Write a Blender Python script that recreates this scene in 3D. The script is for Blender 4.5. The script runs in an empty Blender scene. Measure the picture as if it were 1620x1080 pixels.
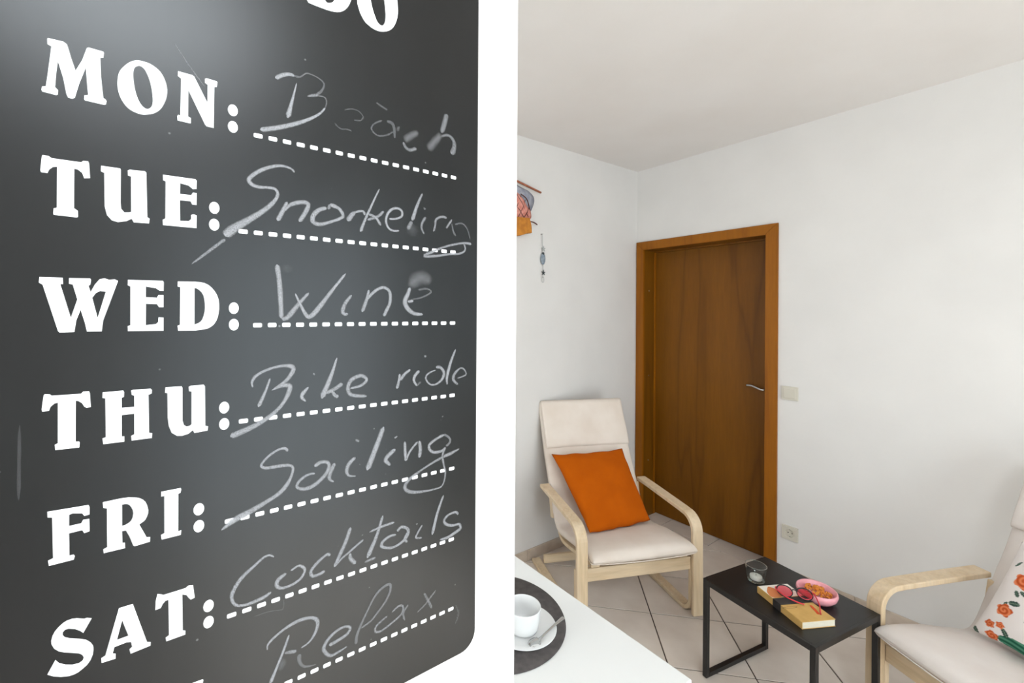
import bpy, bmesh, math, random, json
from mathutils import Vector, Matrix, noise
from mathutils.geometry import tessellate_polygon
random.seed(7)
sc = bpy.context.scene
PI = math.pi

# ---------------------------------------------------------------- camera, world, light, exposure
cam_data = bpy.data.cameras.new('camera')
cam_data.sensor_width = 36.0
cam_data.lens = 15.4446
cam_data.shift_x = 0.04056
cam_data.shift_y = -0.02895
cam_data.clip_start = 0.02
cam = bpy.data.objects.new('camera', cam_data)
sc.collection.objects.link(cam)
cam.matrix_world = (Matrix.Translation((0, 0, 1.533)) @ Matrix.Rotation(math.radians(55.1467 - 90), 4, 'Z')
                    @ Matrix.Rotation(math.radians(90), 4, 'X') @ Matrix.Rotation(math.radians(0.35), 4, 'Z'))
sc.camera = cam

world = bpy.data.worlds.new('sky')
sc.world = world
world.use_nodes = True
wn = world.node_tree
bg = wn.nodes['Background']
bg.inputs['Color'].default_value = (0.72, 0.86, 1.0, 1)
bg.inputs['Strength'].default_value = 2.0

def area_light(name, loc, rot, sx, sy, power, color=(1, 1, 1)):
    l = bpy.data.lights.new(name, 'AREA')
    l.shape = 'RECTANGLE'
    l.size, l.size_y = sx, sy
    l.energy = power
    l.color = color
    o = bpy.data.objects.new(name, l)
    o.location = loc
    o.rotation_euler = rot
    sc.collection.objects.link(o)
    return o

# daylight entering through the windows behind the camera and behind the partition, plus a corner fill
BACK_Y = -2.3
WEST_X = -1.5
area_light('daylight_back', (0.75, BACK_Y - 0.14, 1.12), (math.radians(90), 0, 0), 1.4, 2.2, 50, (0.86, 0.93, 1.0))
area_light('corner_fill', (2.50, BACK_Y - 0.14, 1.55), (math.radians(90), 0, 0), 0.70, 1.5, 3, (0.97, 0.985, 1.0))  # fill light for the left wall, set behind the added corner window
area_light('daylight_west', (WEST_X - 0.12, 1.25, 1.55), (0, math.radians(-90), 0), 1.3, 1.1, 31, (1.0, 0.99, 0.98))
sun = bpy.data.lights.new('sun', 'SUN')
sun.energy = 30.0
sun.angle = math.radians(1.5)
sun.color = (0.90, 0.955, 1.0)
so = bpy.data.objects.new('sun', sun)
so.rotation_euler = (math.radians(34), 0, math.radians(-3))
sc.collection.objects.link(so)

vs = sc.view_settings
vs.view_transform = 'Standard'
vs.look = 'None'
vs.exposure = -0.07
vs.gamma = 1.0
vs.use_curve_mapping = False

# ---------------------------------------------------------------- helpers
def link(o, parent=None):
    sc.collection.objects.link(o)
    if parent is not None:
        o.parent = parent
    return o

def mesh_obj(name, verts, faces, mat=None, parent=None, smooth=False):
    me = bpy.data.meshes.new(name)
    me.from_pydata([tuple(v) for v in verts], [], faces)
    me.update()
    if mat:
        me.materials.append(mat)
    if smooth:
        me.polygons.foreach_set('use_smooth', [True] * len(me.polygons))
    return link(bpy.data.objects.new(name, me), parent)

def bm_obj(name, bm, mat=None, parent=None, smooth=False):
    me = bpy.data.meshes.new(name)
    bmesh.ops.recalc_face_normals(bm, faces=bm.faces[:])
    bm.to_mesh(me)
    bm.free()
    if mat:
        me.materials.append(mat)
    if smooth:
        me.polygons.foreach_set('use_smooth', [True] * len(me.polygons))
    return link(bpy.data.objects.new(name, me), parent)

def thing(name, label, cat, loc=(0, 0, 0), rotz=0.0, group=None):
    o = bpy.data.objects.new(name, None)
    o.empty_display_size = 0.05
    o.location = loc
    o.rotation_euler = (0, 0, rotz)
    o['label'] = label
    o['category'] = cat
    if group:
        o['group'] = group
    return link(o)

def tag(o, label, cat):
    o['label'] = label
    o['category'] = cat
    return o

def struct(o):
    o['kind'] = 'structure'
    return o

def group_empty(name):
    o = bpy.data.objects.new(name, None)
    o.empty_display_size = 0.05
    return struct(link(o))

def add_box(bm, x0, x1, y0, y1, z0, z1):
    v = [bm.verts.new(p) for p in ((x0, y0, z0), (x1, y0, z0), (x1, y1, z0), (x0, y1, z0),
                                   (x0, y0, z1), (x1, y0, z1), (x1, y1, z1), (x0, y1, z1))]
    for f in ((0, 3, 2, 1), (4, 5, 6, 7), (0, 1, 5, 4), (1, 2, 6, 5), (2, 3, 7, 6), (3, 0, 4, 7)):
        bm.faces.new([v[i] for i in f])

def box(name, x0, x1, y0, y1, z0, z1, mat, parent=None, bevel=0.0, segs=2):
    bm = bmesh.new()
    add_box(bm, x0, x1, y0, y1, z0, z1)
    if bevel:
        bmesh.ops.bevel(bm, geom=bm.edges[:], offset=bevel, segments=segs, affect='EDGES', profile=0.5)
    return bm_obj(name, bm, mat, parent)

def catmull(pts, n=6, closed=False):
    P = [Vector(p) for p in pts]
    out = []
    N = len(P)
    rng = N if closed else N - 1
    for i in range(rng):
        if closed:
            a, b, c, d = P[i - 1], P[i], P[(i + 1) % N], P[(i + 2) % N]
        else:
            a, b, c, d = P[max(i - 1, 0)], P[i], P[i + 1], P[min(i + 2, N - 1)]
        for k in range(n):
            t = k / n
            out.append(0.5 * ((2 * b) + (c - a) * t + (2 * a - 5 * b + 4 * c - d) * t * t + (3 * b - a - 3 * c + d) * t ** 3))
    if not closed:
        out.append(P[-1].copy())
    return out

def lathe(name, prof, mat, parent=None, n=40, loc=(0, 0, 0), smooth=True, sx=1.0, sy=1.0):
    verts, faces = [], []
    for r, z in prof:
        for k in range(n):
            a = 2 * PI * k / n
            verts.append((loc[0] + r * sx * math.cos(a), loc[1] + r * sy * math.sin(a), loc[2] + z))
    for i in range(len(prof) - 1):
        for k in range(n):
            k2 = (k + 1) % n
            faces.append((i * n + k, i * n + k2, (i + 1) * n + k2, (i + 1) * n + k))
    if prof[0][0] > 1e-6:
        faces.append(tuple(range(n))[::-1])
    if prof[-1][0] > 1e-6:
        faces.append(tuple((len(prof) - 1) * n + k for k in range(n)))
    o = mesh_obj(name, verts, faces, mat, parent, smooth)
    bm = bmesh.new()
    bm.from_mesh(o.data)
    bmesh.ops.remove_doubles(bm, verts=bm.verts[:], dist=1e-6)
    bmesh.ops.recalc_face_normals(bm, faces=bm.faces[:])
    bm.to_mesh(o.data)
    bm.free()
    return o

def tube(name, pts, r, mat, parent=None, n=10, closed=False, flat=1.0):
    P = [Vector(p) for p in pts]
    verts, faces = [], []
    N = len(P)
    rr = r if isinstance(r, (list, tuple)) else [r] * N
    up = Vector((0, 0, 1))
    prev = None
    for i, p in enumerate(P):
        if closed:
            t = (P[(i + 1) % N] - P[i - 1])
        else:
            t = P[min(i + 1, N - 1)] - P[max(i - 1, 0)]
        t.normalize()
        if prev is None:
            a = t.cross(up)
            if a.length < 0.1:
                a = t.cross(Vector((1, 0, 0)))
        else:
            a = prev - t * prev.dot(t)
        a.normalize()
        prev = a
        b = t.cross(a)
        for k in range(n):
            an = 2 * PI * k / n
            verts.append(p + a * math.cos(an) * rr[i] + b * math.sin(an) * rr[i] * flat)
    for i in range(N if closed else N - 1):
        j = (i + 1) % N
        for k in range(n):
            k2 = (k + 1) % n
            faces.append((i * n + k, i * n + k2, j * n + k2, j * n + k))
    if not closed:
        faces.append(tuple(range(n))[::-1])
        faces.append(tuple((N - 1) * n + k for k in range(n)))
    return mesh_obj(name, verts, faces, mat, parent, True)

# ---------------------------------------------------------------- materials
def srgb(r, g, b):
    f = lambda c: (c / 255 / 12.92) if c / 255 <= 0.04045 else ((c / 255 + 0.055) / 1.055) ** 2.4
    return (f(r), f(g), f(b), 1)

def new_mat(name, col, rough=0.5, metallic=0.0, spec=0.5):
    m = bpy.data.materials.new(name)
    m.use_nodes = True
    b = m.node_tree.nodes['Principled BSDF']
    b.inputs['Base Color'].default_value = col
    b.inputs['Roughness'].default_value = rough
    b.inputs['Metallic'].default_value = metallic
    b.inputs['Specular IOR Level'].default_value = spec
    return m

def N_(m, t):
    return m.node_tree.nodes.new(t)

def L_(m, a, b):
    m.node_tree.links.new(a, b)

def mottled(name, c1, c2, scale=8.0, rough=0.6, bump=0.0, bscale=200.0, detail=4.0, spec=0.5, stretch=(1, 1, 1), coord='Object', lo=0.35, hi=0.65):
    m = new_mat(name, c1, rough, 0, spec)
    b = m.node_tree.nodes['Principled BSDF']
    tc = N_(m, 'ShaderNodeTexCoord')
    mp = N_(m, 'ShaderNodeMapping')
    mp.inputs['Scale'].default_value = stretch
    nz = N_(m, 'ShaderNodeTexNoise')
    nz.inputs['Scale'].default_value = scale
    nz.inputs['Detail'].default_value = detail
    cr = N_(m, 'ShaderNodeValToRGB')
    cr.color_ramp.elements[0].position = lo
    cr.color_ramp.elements[1].position = hi
    cr.color_ramp.elements[0].color = c1
    cr.color_ramp.elements[1].color = c2
    L_(m, tc.outputs[coord], mp.inputs['Vector'])
    L_(m, mp.outputs[0], nz.inputs['Vector'])
    L_(m, nz.outputs['Fac'], cr.inputs[0])
    L_(m, cr.outputs[0], b.inputs['Base Color'])
    if bump:
        n2 = N_(m, 'ShaderNodeTexNoise')
        n2.inputs['Scale'].default_value = bscale
        bp = N_(m, 'ShaderNodeBump')
        bp.inputs['Strength'].default_value = bump
        bp.inputs['Distance'].default_value = 0.002
        L_(m, tc.outputs[coord], n2.inputs['Vector'])
        L_(m, n2.outputs['Fac'], bp.inputs['Height'])
        L_(m, bp.outputs[0], b.inputs['Normal'])
    return m

def wood(name, c1, c2, c3, scale=1.0, rough=0.4, axis='Z', ring=6.0, coat=0.0):
    m = new_mat(name, c1, rough)
    b = m.node_tree.nodes['Principled BSDF']
    b.inputs['Specular IOR Level'].default_value = 0.28
    tc = N_(m, 'ShaderNodeTexCoord')
    mp = N_(m, 'ShaderNodeMapping')
    st = {'X': (0.09, 1, 1), 'Y': (1, 0.09, 1), 'Z': (1, 1, 0.09)}[axis]
    mp.inputs['Scale'].default_value = [s * scale for s in st]
    nz = N_(m, 'ShaderNodeTexNoise')
    nz.inputs['Scale'].default_value = ring
    nz.inputs['Detail'].default_value = 3.0
    nz.inputs['Roughness'].default_value = 0.45
    mul = N_(m, 'ShaderNodeMath'); mul.operation = 'MULTIPLY'; mul.inputs[1].default_value = 9.0
    fr = N_(m, 'ShaderNodeMath'); fr.operation = 'PINGPONG'; fr.inputs[1].default_value = 1.0
    fine = N_(m, 'ShaderNodeTexNoise')
    fine.inputs['Scale'].default_value = 90.0
    fine.inputs['Detail'].default_value = 5.0
    cr = N_(m, 'ShaderNodeValToRGB')
    e = cr.color_ramp.elements
    e[0].color = c3; e[0].position = 0.0
    e[1].color = c2; e[1].position = 1.0
    x = e.new(0.22); x.color = c1
    mix = N_(m, 'ShaderNodeMix'); mix.data_type = 'RGBA'; mix.blend_type = 'MULTIPLY'
    mix.inputs[0].default_value = 0.3
    L_(m, tc.outputs['Object'], mp.inputs['Vector'])
    L_(m, mp.outputs[0], nz.inputs['Vector'])
    L_(m, mp.outputs[0], fine.inputs['Vector'])
    L_(m, nz.outputs['Fac'], mul.inputs[0])
    L_(m, mul.outputs[0], fr.inputs[0])
    L_(m, fr.outputs[0], cr.inputs[0])
    L_(m, cr.outputs[0], mix.inputs[6])
    L_(m, fine.outputs['Fac'], mix.inputs[7])
    mix.inputs[7].default_value = (1, 1, 1, 1)
    L_(m, mix.outputs[2], b.inputs['Base Color'])
    return m

M = {}
M['wall'] = mottled('wall_plaster', srgb(224, 221, 218), srgb(228, 225, 222), 3.0, 0.85, 0.12, 60.0, spec=0.2)
M['ceiling'] = mottled('ceiling_paint', srgb(228, 223, 219), srgb(232, 228, 225), 2.0, 0.9, 0.06, 50.0, spec=0.2)
M['tile'] = mottled('floor_tile', srgb(212, 198, 186), srgb(226, 214, 203), 5.0, 0.3, 0.03, 30.0, detail=8.0, spec=0.5)
M['skirt'] = mottled('skirting_tile', srgb(190, 172, 155), srgb(206, 190, 174), 14.0, 0.4)
M['grout'] = new_mat('grout', srgb(84, 70, 62), 0.9)
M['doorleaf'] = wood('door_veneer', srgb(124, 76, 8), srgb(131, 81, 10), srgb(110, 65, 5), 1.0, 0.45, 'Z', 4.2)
M['doorframe'] = wood('door_casing_wood', srgb(156, 92, 6), srgb(162, 97, 8), srgb(146, 84, 5), 1.0, 0.5, 'Z', 5.0)
M['birch_x'] = wood('bent_birch_across', srgb(232, 207, 172), srgb(237, 214, 182), srgb(226, 199, 162), 1.2, 0.4, 'X', 7.0)
M['birch'] = wood('bent_birch', srgb(232, 207, 172), srgb(237, 214, 182), srgb(226, 199, 162), 1.2, 0.4, 'Z', 7.0)
M['fabric'] = mottled('cream_canvas', srgb(220, 206, 193), srgb(228, 216, 205), 6.0, 0.95, 0.25, 500.0, spec=0.1)
M['fabric_white'] = mottled('white_canvas', srgb(226, 216, 209), srgb(232, 224, 218), 6.0, 0.95, 0.25, 500.0, spec=0.1)
M['orange'] = mottled('orange_cloth', srgb(178, 82, 3), srgb(186, 88, 5), 9.0, 0.9, 0.3, 600.0, spec=0.1)
M['black'] = mottled('black_powder_coat', srgb(16, 15, 15), srgb(22, 21, 21), 40.0, 0.38, 0.1, 400.0)
M['table'] = new_mat('white_tabletop', srgb(235, 235, 233), 0.35)
M['mat'] = mottled('placemat_felt', srgb(72, 67, 66), srgb(86, 80, 78), 60.0, 0.9, 0.4, 700.0)
M['china'] = new_mat('white_china', srgb(226, 226, 225), 0.12)
M['steel'] = new_mat('brushed_steel', srgb(190, 190, 188), 0.25, 1.0)
M['plate'] = new_mat('cream_plastic', srgb(210, 204, 190), 0.35)
M['hole'] = new_mat('dark_hole', srgb(60, 56, 52), 0.7)
M['print'] = new_mat('white_print', srgb(252, 252, 252), 0.5)
M['pink'] = new_mat('pink_ceramic', srgb(238, 164, 172), 0.3)
M['snack'] = mottled('orange_crisps', srgb(205, 110, 30), srgb(226, 150, 60), 60.0, 0.7)
M['kraft'] = mottled('kraft_cover', srgb(200, 158, 88), srgb(210, 168, 98), 30.0, 0.7)
M['paper'] = mottled('page_block', srgb(214, 206, 184), srgb(232, 226, 208), 300.0, 0.9, stretch=(0.1, 0.1, 8))
M['strap'] = new_mat('dark_strap', srgb(52, 46, 44), 0.8)
M['art_orange'] = new_mat('cover_print_orange', srgb(212, 130, 76), 0.7)
M['art_white'] = new_mat('cover_print_white', srgb(238, 232, 220), 0.7)
M['red'] = new_mat('red_acetate', srgb(214, 48, 62), 0.3)
M['redribbon'] = new_mat('red_ribbon', srgb(226, 84, 36), 0.7)
M['blackgloss'] = new_mat('black_acetate', srgb(20, 18, 20), 0.2)
M['wax'] = new_mat('white_wax', srgb(240, 236, 228), 0.5)
M['twig'] = mottled('terracotta_stick', srgb(150, 88, 62), srgb(176, 108, 80), 60.0, 0.8)
M['sailgrey'] = mottled('blue_grey_cloth', srgb(140, 144, 160), srgb(172, 172, 180), 30.0, 0.9)
M['sailpink'] = mottled('coral_cloth', srgb(206, 128, 112), srgb(228, 160, 144), 40.0, 0.9)
M['darkcord'] = new_mat('brown_cord', srgb(96, 62, 56), 0.9)
M['ochre'] = mottled('ochre_wood', srgb(178, 108, 24), srgb(204, 132, 40), 30.0, 0.6)
M['charm'] = mottled('grey_blue_stone', srgb(120, 134, 146), srgb(150, 160, 170), 60.0, 0.5)
M['charmdark'] = new_mat('dark_bead', srgb(60, 66, 68), 0.5)
M['thread'] = new_mat('pale_thread', srgb(170, 172, 170), 0.9)
M['frame_white'] = new_mat('white_window_frame', srgb(235, 236, 236), 0.4)

def glass_mat(name, col=(0.98, 1.0, 0.99, 1), power=4.0):
    m = bpy.data.materials.new(name)
    m.use_nodes = True
    nt = m.node_tree
    nt.nodes.clear()
    out = nt.nodes.new('ShaderNodeOutputMaterial')
    mix = nt.nodes.new('ShaderNodeMixShader')
    tr = nt.nodes.new('ShaderNodeBsdfTransparent'); tr.inputs[0].default_value = col
    gl = nt.nodes.new('ShaderNodeBsdfGlossy'); gl.inputs['Roughness'].default_value = 0.02
    lw = nt.nodes.new('ShaderNodeLayerWeight'); lw.inputs[0].default_value = 0.5
    pw = nt.nodes.new('ShaderNodeMath'); pw.operation = 'POWER'; pw.inputs[1].default_value = power
    ma = nt.nodes.new('ShaderNodeMath'); ma.operation = 'MULTIPLY_ADD'; ma.inputs[1].default_value = 0.9; ma.inputs[2].default_value = 0.04
    nt.links.new(lw.outputs['Facing'], pw.inputs[0])
    nt.links.new(pw.outputs[0], ma.inputs[0])
    nt.links.new(ma.outputs[0], mix.inputs[0])
    nt.links.new(tr.outputs[0], mix.inputs[1])
    nt.links.new(gl.outputs[0], mix.inputs[2])
    nt.links.new(mix.outputs[0], out.inputs[0])
    return m
M['glass'] = glass_mat('window_glass')
M['lens'] = glass_mat('pink_lens', srgb(240, 120, 135))
M['tumbler'] = glass_mat('drinking_glass_wall', (0.98, 0.997, 0.99, 1), 3.2)
M['glass_edge'] = glass_mat('glass_edge', (0.85, 0.95, 0.92, 1), 1.2)
# chalkboard: satin black with specks of dust and faint wipe marks (dirt with its own shape)
m = new_mat('blackboard_paint', srgb(30, 31, 31), 0.31, 0.0, 0.40)
b = m.node_tree.nodes['Principled BSDF']
tc = N_(m, 'ShaderNodeTexCoord')
n1 = N_(m, 'ShaderNodeTexNoise'); n1.inputs['Scale'].default_value = 7.0; n1.inputs['Detail'].default_value = 6
mp = N_(m, 'ShaderNodeMapping'); mp.inputs['Scale'].default_value = (1.6, 1, 0.5)
n2 = N_(m, 'ShaderNodeTexVoronoi'); n2.inputs['Scale'].default_value = 75.0
cr = N_(m, 'ShaderNodeValToRGB')
cr.color_ramp.elements[0].position = 0.40; cr.color_ramp.elements[0].color = srgb(10, 11, 11)
cr.color_ramp.elements[1].position = 0.75; cr.color_ramp.elements[1].color = srgb(20, 21, 22)
c2 = N_(m, 'ShaderNodeValToRGB')
c2.color_ramp.elements[0].position = 0.03; c2.color_ramp.elements[0].color = (0.13, 0.13, 0.13, 1)
c2.color_ramp.elements[1].position = 0.09; c2.color_ramp.elements[1].color = (0, 0, 0, 1)
n3 = N_(m, 'ShaderNodeTexNoise'); n3.inputs['Scale'].default_value = 20.0
th = N_(m, 'ShaderNodeMath'); th.operation = 'GREATER_THAN'; th.inputs[1].default_value = 0.60
mm = N_(m, 'ShaderNodeMath'); mm.operation = 'MULTIPLY'
ad = N_(m, 'ShaderNodeMix'); ad.data_type = 'RGBA'; ad.blend_type = 'ADD'; ad.inputs[0].default_value = 1.0
L_(m, tc.outputs['Object'], mp.inputs[0])
L_(m, mp.outputs[0], n1.inputs['Vector'])
L_(m, tc.outputs['Object'], n2.inputs['Vector'])
L_(m, tc.outputs['Object'], n3.inputs['Vector'])
L_(m, n1.outputs['Fac'], cr.inputs[0])
L_(m, n2.outputs['Distance'], c2.inputs[0])
L_(m, n3.outputs['Fac'], th.inputs[0])
L_(m, th.outputs[0], mm.inputs[0])
L_(m, c2.outputs[0], mm.inputs[1])
L_(m, cr.outputs[0], ad.inputs[6])
L_(m, mm.outputs[0], ad.inputs[7])
L_(m, ad.outputs[2], b.inputs['Base Color'])
M['board'] = m

# chalk: grainy, see-through where the stroke is faint
m = bpy.data.materials.new('chalk')
m.use_nodes = True
nt = m.node_tree
b = nt.nodes['Principled BSDF']
b.inputs['Base Color'].default_value = srgb(158, 158, 161)
b.inputs['Roughness'].default_value = 1.0
b.inputs['Specular IOR Level'].default_value = 0.0
at = N_(m, 'ShaderNodeVertexColor'); at.layer_name = 'chalk'
tc = N_(m, 'ShaderNodeTexCoord')
nz = N_(m, 'ShaderNodeTexNoise'); nz.inputs['Scale'].default_value = 1300.0; nz.inputs['Detail'].default_value = 3.0
mr = N_(m, 'ShaderNodeMapRange')
mr.inputs[1].default_value = 0.36; mr.inputs[2].default_value = 0.56
mr.inputs[3].default_value = 0.66; mr.inputs[4].default_value = 1.12
mu = N_(m, 'ShaderNodeMath'); mu.operation = 'MULTIPLY'; mu.use_clamp = True
L_(m, tc.outputs['Object'], nz.inputs['Vector'])
L_(m, nz.outputs['Fac'], mr.inputs[0])
L_(m, mr.outputs[0], mu.inputs[0])
L_(m, at.outputs[0], mu.inputs[1])
L_(m, mu.outputs[0], b.inputs['Alpha'])
M['chalk'] = m

# printed cushion: colours come from the pattern printed on the cloth
m = new_mat('floral_print', (1, 1, 1, 1), 0.95, 0, 0.1)
at = N_(m, 'ShaderNodeVertexColor'); at.layer_name = 'print'
L_(m, at.outputs[0], m.node_tree.nodes['Principled BSDF'].inputs['Base Color'])
M['floral'] = m
# ---------------------------------------------------------------- room shell
DX, LY, CZ = 2.95, 2.021, 2.604        # door wall, left wall, ceiling
BY0, BY1, BXE = 0.42, 0.492, 0.3640    # partition that carries the board

struct(box('ceiling', WEST_X, DX, BACK_Y, LY, CZ, CZ + 0.1, M['ceiling']))
struct(box('wall_left', WEST_X - 0.1, DX + 0.35, LY, LY + 0.1, -0.1, CZ + 0.1, M['wall']))
# door wall with its opening
OY0, OY1, OZ = 1.145, 1.956, 2.002
bm = bmesh.new()
add_box(bm, DX, DX + 0.2, BACK_Y - 0.1, OY0 - 0.02, -0.1, CZ + 0.1)
add_box(bm, DX, DX + 0.2, OY0 - 0.02, OY1 + 0.02, OZ + 0.02, CZ + 0.1)
add_box(bm, DX, DX + 0.2, OY1 + 0.02, LY, -0.1, CZ + 0.1)
struct(bm_obj('wall_right', bm, M['wall']))
# back wall with glazed door opening
bm = bmesh.new()
WX0, WX1, WZ0, WZ1 = 0.05, 1.45, 0.02, 2.25
add_box(bm, WEST_X - 0.1, WX0, BACK_Y - 0.1, BACK_Y, -0.1, CZ + 0.1)
QX0, QX1, QZ0, QZ1 = 2.15, 2.85, 0.80, 2.30
add_box(bm, WX1, QX0, BACK_Y - 0.1, BACK_Y, -0.1, CZ + 0.1)
add_box(bm, QX1, DX, BACK_Y - 0.1, BACK_Y, -0.1, CZ + 0.1)
add_box(bm, QX0, QX1, BACK_Y - 0.1, BACK_Y, QZ1, CZ + 0.1)
add_box(bm, QX0, QX1, BACK_Y - 0.1, BACK_Y, -0.1, QZ0)
add_box(bm, WX0, WX1, BACK_Y - 0.1, BACK_Y, WZ1, CZ + 0.1)
add_box(bm, WX0, WX1, BACK_Y - 0.1, BACK_Y, -0.1, WZ0)
struct(bm_obj('wall_back', bm, M['wall']))
bm = bmesh.new()
VY0, VY1, VZ0, VZ1 = 0.7, 1.8, 0.9, 2.2
add_box(bm, WEST_X - 0.1, WEST_X, BACK_Y, VY0, -0.1, CZ + 0.1)
add_box(bm, WEST_X - 0.1, WEST_X, VY1, LY, -0.1, CZ + 0.1)
add_box(bm, WEST_X - 0.1, WEST_X, VY0, VY1, VZ1, CZ + 0.1)
add_box(bm, WEST_X - 0.1, WEST_X, VY0, VY1, -0.1, VZ0)
struct(bm_obj('wall_far', bm, M['wall']))
# partition in front, whose face carries the board
struct(box('wall_front', WEST_X, BXE, BY0, BY1, 0.0, CZ, M['wall'], bevel=0.003))

def window(name, axis, a0, a1, z0, z1, at, n):
    w = group_empty(name)
    fr = bmesh.new()
    t = 0.06
    def add(p0, p1, q0, q1):
        if axis == 'x':
            add_box(fr, p0, p1, at - 0.035, at + 0.025, q0, q1)
        else:
            add_box(fr, at - 0.035, at + 0.025, p0, p1, q0, q1)
    add(a0, a1, z0, z0 + t); add(a0, a1, z1 - t, z1)
    add(a0, a0 + t, z0 + t, z1 - t); add(a1 - t, a1, z0 + t, z1 - t)
    for k in range(1, n):
        c = a0 + (a1 - a0) * k / n
        add(c - t / 2, c + t / 2, z0 + t, z1 - t)
    bm_obj('window_frame', fr, M['frame_white'], w)
    for k in range(n):
        p0 = a0 + (a1 - a0) * k / n + t * 0.6
        p1 = a0 + (a1 - a0) * (k + 1) / n - t * 0.6
        if axis == 'x':
            box('pane', p0, p1, at - 0.008, at - 0.002, z0 + t, z1 - t, M['glass'], w)
        else:
            box('pane', at - 0.008, at - 0.002, p0, p1, z0 + t, z1 - t, M['glass'], w)
window('window_1', 'x', WX0, WX1, WZ0, WZ1, BACK_Y - 0.05, 2)
window('fill_window', 'x', QX0, QX1, QZ0, QZ1, BACK_Y - 0.05, 1)  # unseen window added to brighten the left wall
window('window_2', 'y', VY0, VY1, VZ0, VZ1, WEST_X - 0.05, 2)

# floor: screed with every diagonal tile laid on it
floor = struct(box('floor', WEST_X, DX + 0.30, BACK_Y, LY, -0.1, -0.0035, M['grout']))
def clip(poly, a, b, c):                    # keep a*x+b*y<=c
    out = []
    for i in range(len(poly)):
        p, q = poly[i], poly[(i + 1) % len(poly)]
        dp, dq = a * p[0] + b * p[1] - c, a * q[0] + b * q[1] - c
        if dp <= 0:
            out.append(p)
        if dp * dq < 0:
            t = dp / (dp - dq)
            out.append((p[0] + (q[0] - p[0]) * t, p[1] + (q[1] - p[1]) * t))
    return out
PITCH, GAP = 0.3460, 0.0032
S2 = math.sqrt(0.5)
tile_shared = None
def tile_mesh(poly, name='tile'):
    n = len(poly)
    cx = sum(p[0] for p in poly) / n
    cy = sum(p[1] for p in poly) / n
    v = [(p[0], p[1], -0.006) for p in poly] + [(p[0], p[1], -0.0008) for p in poly]
    v += [(p[0] + (cx - p[0]) * 0.006, p[1] + (cy - p[1]) * 0.006, 0.0) for p in poly]
    f = [tuple(range(2 * n, 3 * n))]
    for i in range(n):
        j = (i + 1) % n
        f += [(i, j, n + j, n + i), (n + i, n + j, 2 * n + j, 2 * n + i)]
    me = bpy.data.meshes.new(name)
    me.from_pydata(v, [], f)
    me.materials.append(M['tile'])
    return me
for i in range(-20, 20):
    for j in range(-20, 20):
        p0, p1 = 2.376 + i * PITCH + GAP, 2.376 + (i + 1) * PITCH - GAP       # along (x+y)/sqrt2
        m0, m1 = 0.520 + j * PITCH + GAP, 0.520 + (j + 1) * PITCH - GAP       # along (x-y)/sqrt2
        sq = [((p + q) * S2, (p - q) * S2) for p, q in ((p0, m0), (p1, m0), (p1, m1), (p0, m1))]
        poly = sq
        for a, b_, c in ((1, 0, DX - 0.004), (-1, 0, -WEST_X), (0, 1, LY - 0.004), (0, -1, -BACK_Y)):
            poly = clip(poly, a, b_, c)
            if len(poly) < 3:
                break
        if len(poly) < 3:
            continue
        area = abs(sum(poly[k][0] * poly[(k + 1) % len(poly)][1] - poly[(k + 1) % len(poly)][0] * poly[k][1] for k in range(len(poly)))) / 2
        if area < 0.0008:
            continue
        if len(poly) == 4 and abs(area - (p1 - p0) * (m1 - m0)) < 1e-6:
            cx = sum(p[0] for p in sq) / 4; cy = sum(p[1] for p in sq) / 4
            if tile_shared is None:
                tile_shared = tile_mesh([(p[0] - cx, p[1] - cy) for p in sq])
            o = bpy.data.objects.new('tile', tile_shared)
            o.location = (cx, cy, 0)
            link(o, floor)
        else:
            cw = poly
            link(bpy.data.objects.new('tile', tile_mesh(cw)), floor)
# tiles of the door sill
y = OY0
k = 0
while y < OY1 - 0.01:
    y2 = min(y + 0.335, OY1)
    link(bpy.data.objects.new('tile', tile_mesh([(DX + 0.001, y + 0.002), (DX + 0.22, y + 0.002), (DX + 0.22, y2 - 0.002), (DX + 0.001, y2 - 0.002)])), floor)
    y = y2

def skirting(name, axis, a0, a1, at, sign):
    w = group_empty(name)
    a = a0
    while a < a1 - 0.01:
        b2 = min(a + 0.335, a1)
        lo, hi = sorted((at, at + sign * 0.009))
        if axis == 'x':
            box('tile', a + 0.001, b2 - 0.001, lo, hi, 0.001, 0.068, M['skirt'], w, bevel=0.0015, segs=1)
        else:
            box('tile', lo, hi, a + 0.001, b2 - 0.001, 0.001, 0.068, M['skirt'], w, bevel=0.0015, segs=1)
        a = b2
skirting('baseboard_left', 'x', 0.5, DX - 0.012, LY, -1)
skirting('baseboard_right', 'y', BACK_Y + 0.01, 1.078, DX, -1)

# ---------------------------------------------------------------- door in the right wall
door = group_empty('door_1')
CAS = 0.064
T0 = DX - 0.016
def casing(name, pts):
    bm = bmesh.new()
    a = [bm.verts.new((T0, y, z)) for y, z in pts]
    b2 = [bm.verts.new((DX + 0.002, y, z)) for y, z in pts]
    bm.faces.new(a); bm.faces.new(b2[::-1])
    for i in range(4):
        bm.faces.new((a[i], b2[i], b2[(i + 1) % 4], a[(i + 1) % 4]))
    bmesh.ops.bevel(bm, geom=[e for e in bm.edges if abs(e.verts[0].co.x - T0) < 1e-5 and abs(e.verts[1].co.x - T0) < 1e-5], offset=0.003, segments=2, affect='EDGES')
    return bm_obj(name, bm, M['doorframe'], door)
yo0, yo1, zo = OY0 - CAS, OY1 + CAS - 0.002, OZ + 0.062
casing('door_casing', [(yo0, 0.0005), (OY0, 0.0005), (OY0, OZ), (yo0, zo)])
casing('door_casing', [(OY1, 0.0005), (yo1, 0.0005), (yo1, zo), (OY1, OZ)])
casing('door_casing', [(OY0, OZ), (OY1, OZ), (yo1, zo), (yo0, zo)])
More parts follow.
